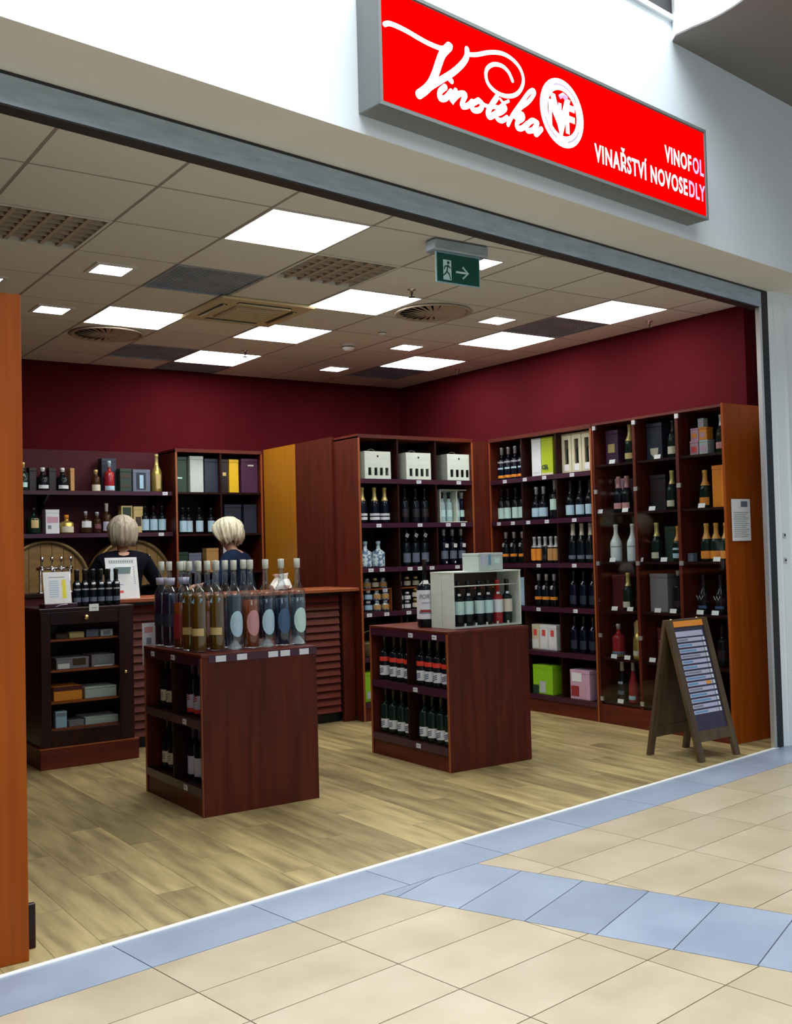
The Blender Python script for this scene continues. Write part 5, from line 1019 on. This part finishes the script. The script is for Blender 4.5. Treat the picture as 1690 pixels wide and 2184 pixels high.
# ================================================================== PEOPLE
def skin_mesh(name, joints, edges, root, m, parent, sub=2):
    """joints: name -> (x, y, z, radius x, radius y)"""
    names = list(joints); idx = {n: i for i, n in enumerate(names)}
    me = bpy.data.meshes.new(name); me.from_pydata([joints[n][:3] for n in names], [(idx[a], idx[b]) for a, b in edges], []); me.materials.append(M[m])
    o = bpy.data.objects.new(name, me); C.objects.link(o); o.parent = parent
    s = o.modifiers.new('skin', 'SKIN'); s.use_smooth_shade = True
    for n in names:
        v = me.skin_vertices[0].data[idx[n]]; v.radius = (joints[n][3], joints[n][4]); v.use_root = (n == root)
    b = o.modifiers.new('sub', 'SUBSURF'); b.levels = sub; b.render_levels = sub
    return o
def person(label, loc, rz, lean, hair, hairstyle, top, headturn, headtilt, arm_r, arm_l, hs=1.0):
    """built facing local -Y, standing; lean bends the trunk forward at the hips"""
    t = thing('person', label, 'person', loc, rz)
    def up(p, a=lean):      # rotate about hip line
        x, y, z = p; dz = z-.92; return (x, y*math.cos(a)-dz*math.sin(a), .92+dz*math.cos(a)+y*math.sin(a))
    J = {}
    def j(n, p, rx, ry=None, bend=True): J[n] = (*(up(p) if bend else p), rx, ry or rx)
    j('pelvis', (0, 0, .92), .13, .11, False); j('waist', (0, .0, 1.05), .115, .095); j('chest', (0, .0, 1.22), .135, .105); j('upchest', (0, .0, 1.34), .12, .085); j('neck', (0, .01, 1.42), .050); j('neck2', (0, -.005, 1.47), .048)
    def hd(p):
        x, y, z = p; y2 = y*math.cos(headtilt)-z*math.sin(headtilt); z2 = y*math.sin(headtilt)+z*math.cos(headtilt); x2 = x*math.cos(headturn)-y2*math.sin(headturn); y3 = x*math.sin(headturn)+y2*math.cos(headturn)
        b = up((0, -.005, 1.47)); return (b[0]+x2, b[1]+y3, b[2]+z2)
    def h(n, p, r, r2=None): J[n] = (*hd(p), r, r2 or r)
    h('jaw', (0, -.018, .055), .060, .065); h('face', (0, -.01, .115), .073, .082); h('skull', (0, .0, .165), .070, .082); h('crown', (0, .0, .20), .042, .05)
    h('nose0', (0, -.085, .105), .014); h('nose', (0, -.105, .092), .010)
    E_ = [('pelvis', 'waist'), ('waist', 'chest'), ('chest', 'upchest'), ('upchest', 'neck'), ('neck', 'neck2'), ('neck2', 'jaw'), ('jaw', 'face'), ('face', 'skull'), ('skull', 'crown'), ('face', 'nose0'), ('nose0', 'nose')]
    for s, n in ((-1, 'l'), (1, 'r')):
        h('ear'+n, (s*.078, .01, .105), .014, .018); E_.append(('face', 'ear'+n))
        j('hip'+n, (s*.085, 0, .86), .095, .10, False); j('knee'+n, (s*.095, -.01, .47), .058, .062, False); j('shank'+n, (s*.095, .02, .30), .050, .054, False); j('ankle'+n, (s*.095, .02, .085), .034, .038, False); j('heel'+n, (s*.095, .0, .045), .034, .038, False); j('toe'+n, (s*.10, -.14, .030), .034, .025, False)
        E_ += [('pelvis', 'hip'+n), ('hip'+n, 'knee'+n), ('knee'+n, 'shank'+n), ('shank'+n, 'ankle'+n), ('ankle'+n, 'heel'+n), ('heel'+n, 'toe'+n)]
        j('sh'+n, (s*.165, .005, 1.345), .060, .060)
        el, wr = (arm_l if s < 0 else arm_r); sh = Vector(J['sh'+n][:3]); el = Vector(el); wr = Vector(wr)
        J['el'+n] = (*el, .040, .040); J['fo'+n] = (*(el.lerp(wr, .35)), .037, .037); J['wr'+n] = (*wr, .024, .020)
        d = (wr-el).normalized(); side = d.cross(Vector((0, 0, 1))).normalized(); dn = Vector((0, 0, -1))
        palm = wr+d*.05; J['pa'+n] = (*palm, .030, .016)
        E_ += [('upchest', 'sh'+n), ('sh'+n, 'el'+n), ('el'+n, 'fo'+n), ('fo'+n, 'wr'+n), ('wr'+n, 'pa'+n)]
        for k in range(4):
            kn = palm+d*.035+side*(.026-.0175*k); L = [.062, .072, .067, .052][k]
            a, b = kn+d*L*.5+dn*.012, kn+d*L*.85+dn*.035
            J['kn%d' % k+n] = (*kn, .0095, .0095); J['f%d' % k+n] = (*a, .0088, .0088); J['g%d' % k+n] = (*b, .0078, .0078)
            E_ += [('pa'+n, 'kn%d' % k+n), ('kn%d' % k+n, 'f%d' % k+n), ('f%d' % k+n, 'g%d' % k+n)]
        th = wr+d*.025+side*.03*(-s)+dn*.008; tp = th+d*.04+side*.014*(-s)+dn*.015
        J['th'+n] = (*th, .011, .011); J['tp'+n] = (*tp, .009, .009); E_ += [('wr'+n, 'th'+n), ('th'+n, 'tp'+n)]
    body = skin_mesh('body', J, E_, 'pelvis', 'skin', t)
    # jumper
    K = {}; 
    for n in ('pelvis', 'waist', 'chest', 'upchest'): a = J[n]; K[n] = (a[0], a[1], a[2]+(.02 if n == 'upchest' else 0), a[3]+.024, a[4]+(.05 if n == 'upchest' else .026))
    a = J['neck']; K['collar'] = (a[0], a[1]+.004, a[2]+.030, .080, .076)
    F_ = [('pelvis', 'waist'), ('waist', 'chest'), ('chest', 'upchest'), ('upchest', 'collar')]
    for n in ('l', 'r'):
        for q in ('sh', 'el', 'fo', 'wr'):
            a = J[q+n]; K[q+n] = (a[0], a[1], a[2], a[3]+.015, a[4]+.015)
        F_ += [('upchest', 'sh'+n), ('sh'+n, 'el'+n), ('el'+n, 'fo'+n), ('fo'+n, 'wr'+n)]
    skin_mesh('jumper', K, F_, 'pelvis', top, t)
    K = {'pelvis': (0, 0, .94, .145, .125)}; F_ = []
    for n in ('l', 'r'):
        for q in ('hip', 'knee', 'shank', 'ankle'):
            a = J[q+n]; K[q+n] = (a[0], a[1], a[2], a[3]+.016, a[4]+.016)
        F_ += [('pelvis', 'hip'+n), ('hip'+n, 'knee'+n), ('knee'+n, 'shank'+n), ('shank'+n, 'ankle'+n)]
    skin_mesh('trousers', K, F_, 'pelvis', 'blackcloth', t)
    for n in ('l', 'r'):
        a = Vector(J['heel'+n][:3]); b = Vector(J['toe'+n][:3]); ob('shoe', MB().tube([a+Vector((0, .045, -.01)), a+Vector((0, 0, 0)), (a+b)/2+Vector((0, 0, -.005)), b, b+Vector((0, -.04, -.008))], [.032, .044, .043, .036, .02], 10), 'dark', t)
    for s in (-1, 1):
        e = hd((s*.031, -.078, .128)); ob('eye', MB().lathe([(0, -.011), (.008, -.008), (.011, 0), (.008, .008), (0, .011)], 10, T=Matrix.Translation(e)), 'cap_white', t)
        e = hd((s*.031, -.088, .128)); ob('iris', MB().lathe([(0, -.004), (.004, 0), (0, .004)], 8, T=Matrix.Translation(e)), 'g_brown', t)
    e0, e1, e2 = hd((-.024, -.088, .062)), hd((0, -.097, .062)), hd((.024, -.088, .062)); ob('lips', MB().tube([e0, e1, e2], [.003, .007, .003], 8), 'lab_pink', t)
    # hair: cap of locks swept from the crown, open over the face
    n, mrow = 64, 14; vs = []; fs = []
    rnd = random.Random(3 if hairstyle == 'bob' else 9)
    jit = [rnd.uniform(-1, 1) for _ in range(n)]
    for k in range(mrow+1):
        for i in range(n):
            a = 2*PI*i/n; s = k/mrow
            face = max(0, math.cos(a+PI/2))     # 1 towards -Y (front)
            drop = (1-face**.6)*1.0+face**.6*.33
            ph = s*drop*(PI*.60)
            lock = .004*math.sin(i*PI*1.0+0)+.006*jit[i]*s
            if hairstyle == 'bob': rx, ry, rz_ = .104, .118, .118
            else: rx, ry, rz_ = .120, .132, .118
            rr = math.sin(min(ph, PI*.5)); zz = rz_*math.cos(min(ph, PI*.5)); over = max(0, ph-PI*.5)
            fall = over*( .40 if hairstyle == 'bob' else .36)
            flare = (1+.03*over*10*(.5 if hairstyle == 'bob' else 1.2)-(over*over*6*(.6 if hairstyle == 'bob' else .9)))
            lock2 = (.010*jit[i] + .008*math.sin(i*.9+k*.7)) * (1.0 if hairstyle != 'bob' else .45)*s
            vs.append(hd(((rx*rr*flare+lock+lock2)*math.cos(a), .012+(ry*rr*flare+lock+lock2)*math.sin(a), .125+zz-fall+(.02*jit[(i*3) % n]*s*(hairstyle != 'bob') if over > 0 else 0))))
    for k in range(mrow):
        for i in range(n): fs.append((k*n+i, k*n+(i+1) % n, (k+1)*n+(i+1) % n, (k+1)*n+i))
    me = MB().add(vs, fs, 0, True).data('hair', [M[hair]]); o = link('hair', me, t)
    s = o.modifiers.new('solid', 'SOLIDIFY'); s.thickness = .014; s.offset = -1
    return t
person('ash blonde woman in black top, back turned, behind the bar', (2.97, 8.20, 0), PI-.25, .10, 'hair1', 'bob', 'blackcloth', .1, .05, ((.30, -.10, 1.12), (.16, -.30, 1.10)), ((-.30, -.10, 1.12), (-.14, -.32, 1.10)))
person('platinum blonde woman in navy top leaning over the bar', (4.03, 8.15, 0), -2.35, .26, 'hair2', 'fluffy', 'navycloth', -.55, .35, ((.33, -.14, 1.14), (.22, -.30, 1.12)), ((-.25, -.30, 1.12), (-.06, -.42, 1.12)), 1.0)
t = thing('paper_bag', 'crumpled white paper wrapping on bar by blonde woman', 'paper', (4.02, 7.52, 1.086)); M['tissue'] = noisy('tissue_paper', (.7, .72, .68), (.86, .88, .84), (20, 20, 20), 3, .7, 3, bump=.6)
pr_ = [(.02, 0), (.075, .008), (.085, .04), (.06, .075), (.05, .10), (.065, .13)]; vs = MB().lathe(pr_, 14); rj = random.Random(5); vs.v = [(a+rj.uniform(-.012, .012), b+rj.uniform(-.012, .012), max(c+rj.uniform(-.01, .01), 0.001)) for a, b, c in vs.v]; vs.s = [False]*len(vs.s); ob('wrapping', vs, 'tissue', t)
for o in [o for o in bpy.data.objects if o.type == 'FONT']: bake(o)
print('things', len(LABELS), 'objects', len(bpy.data.objects))
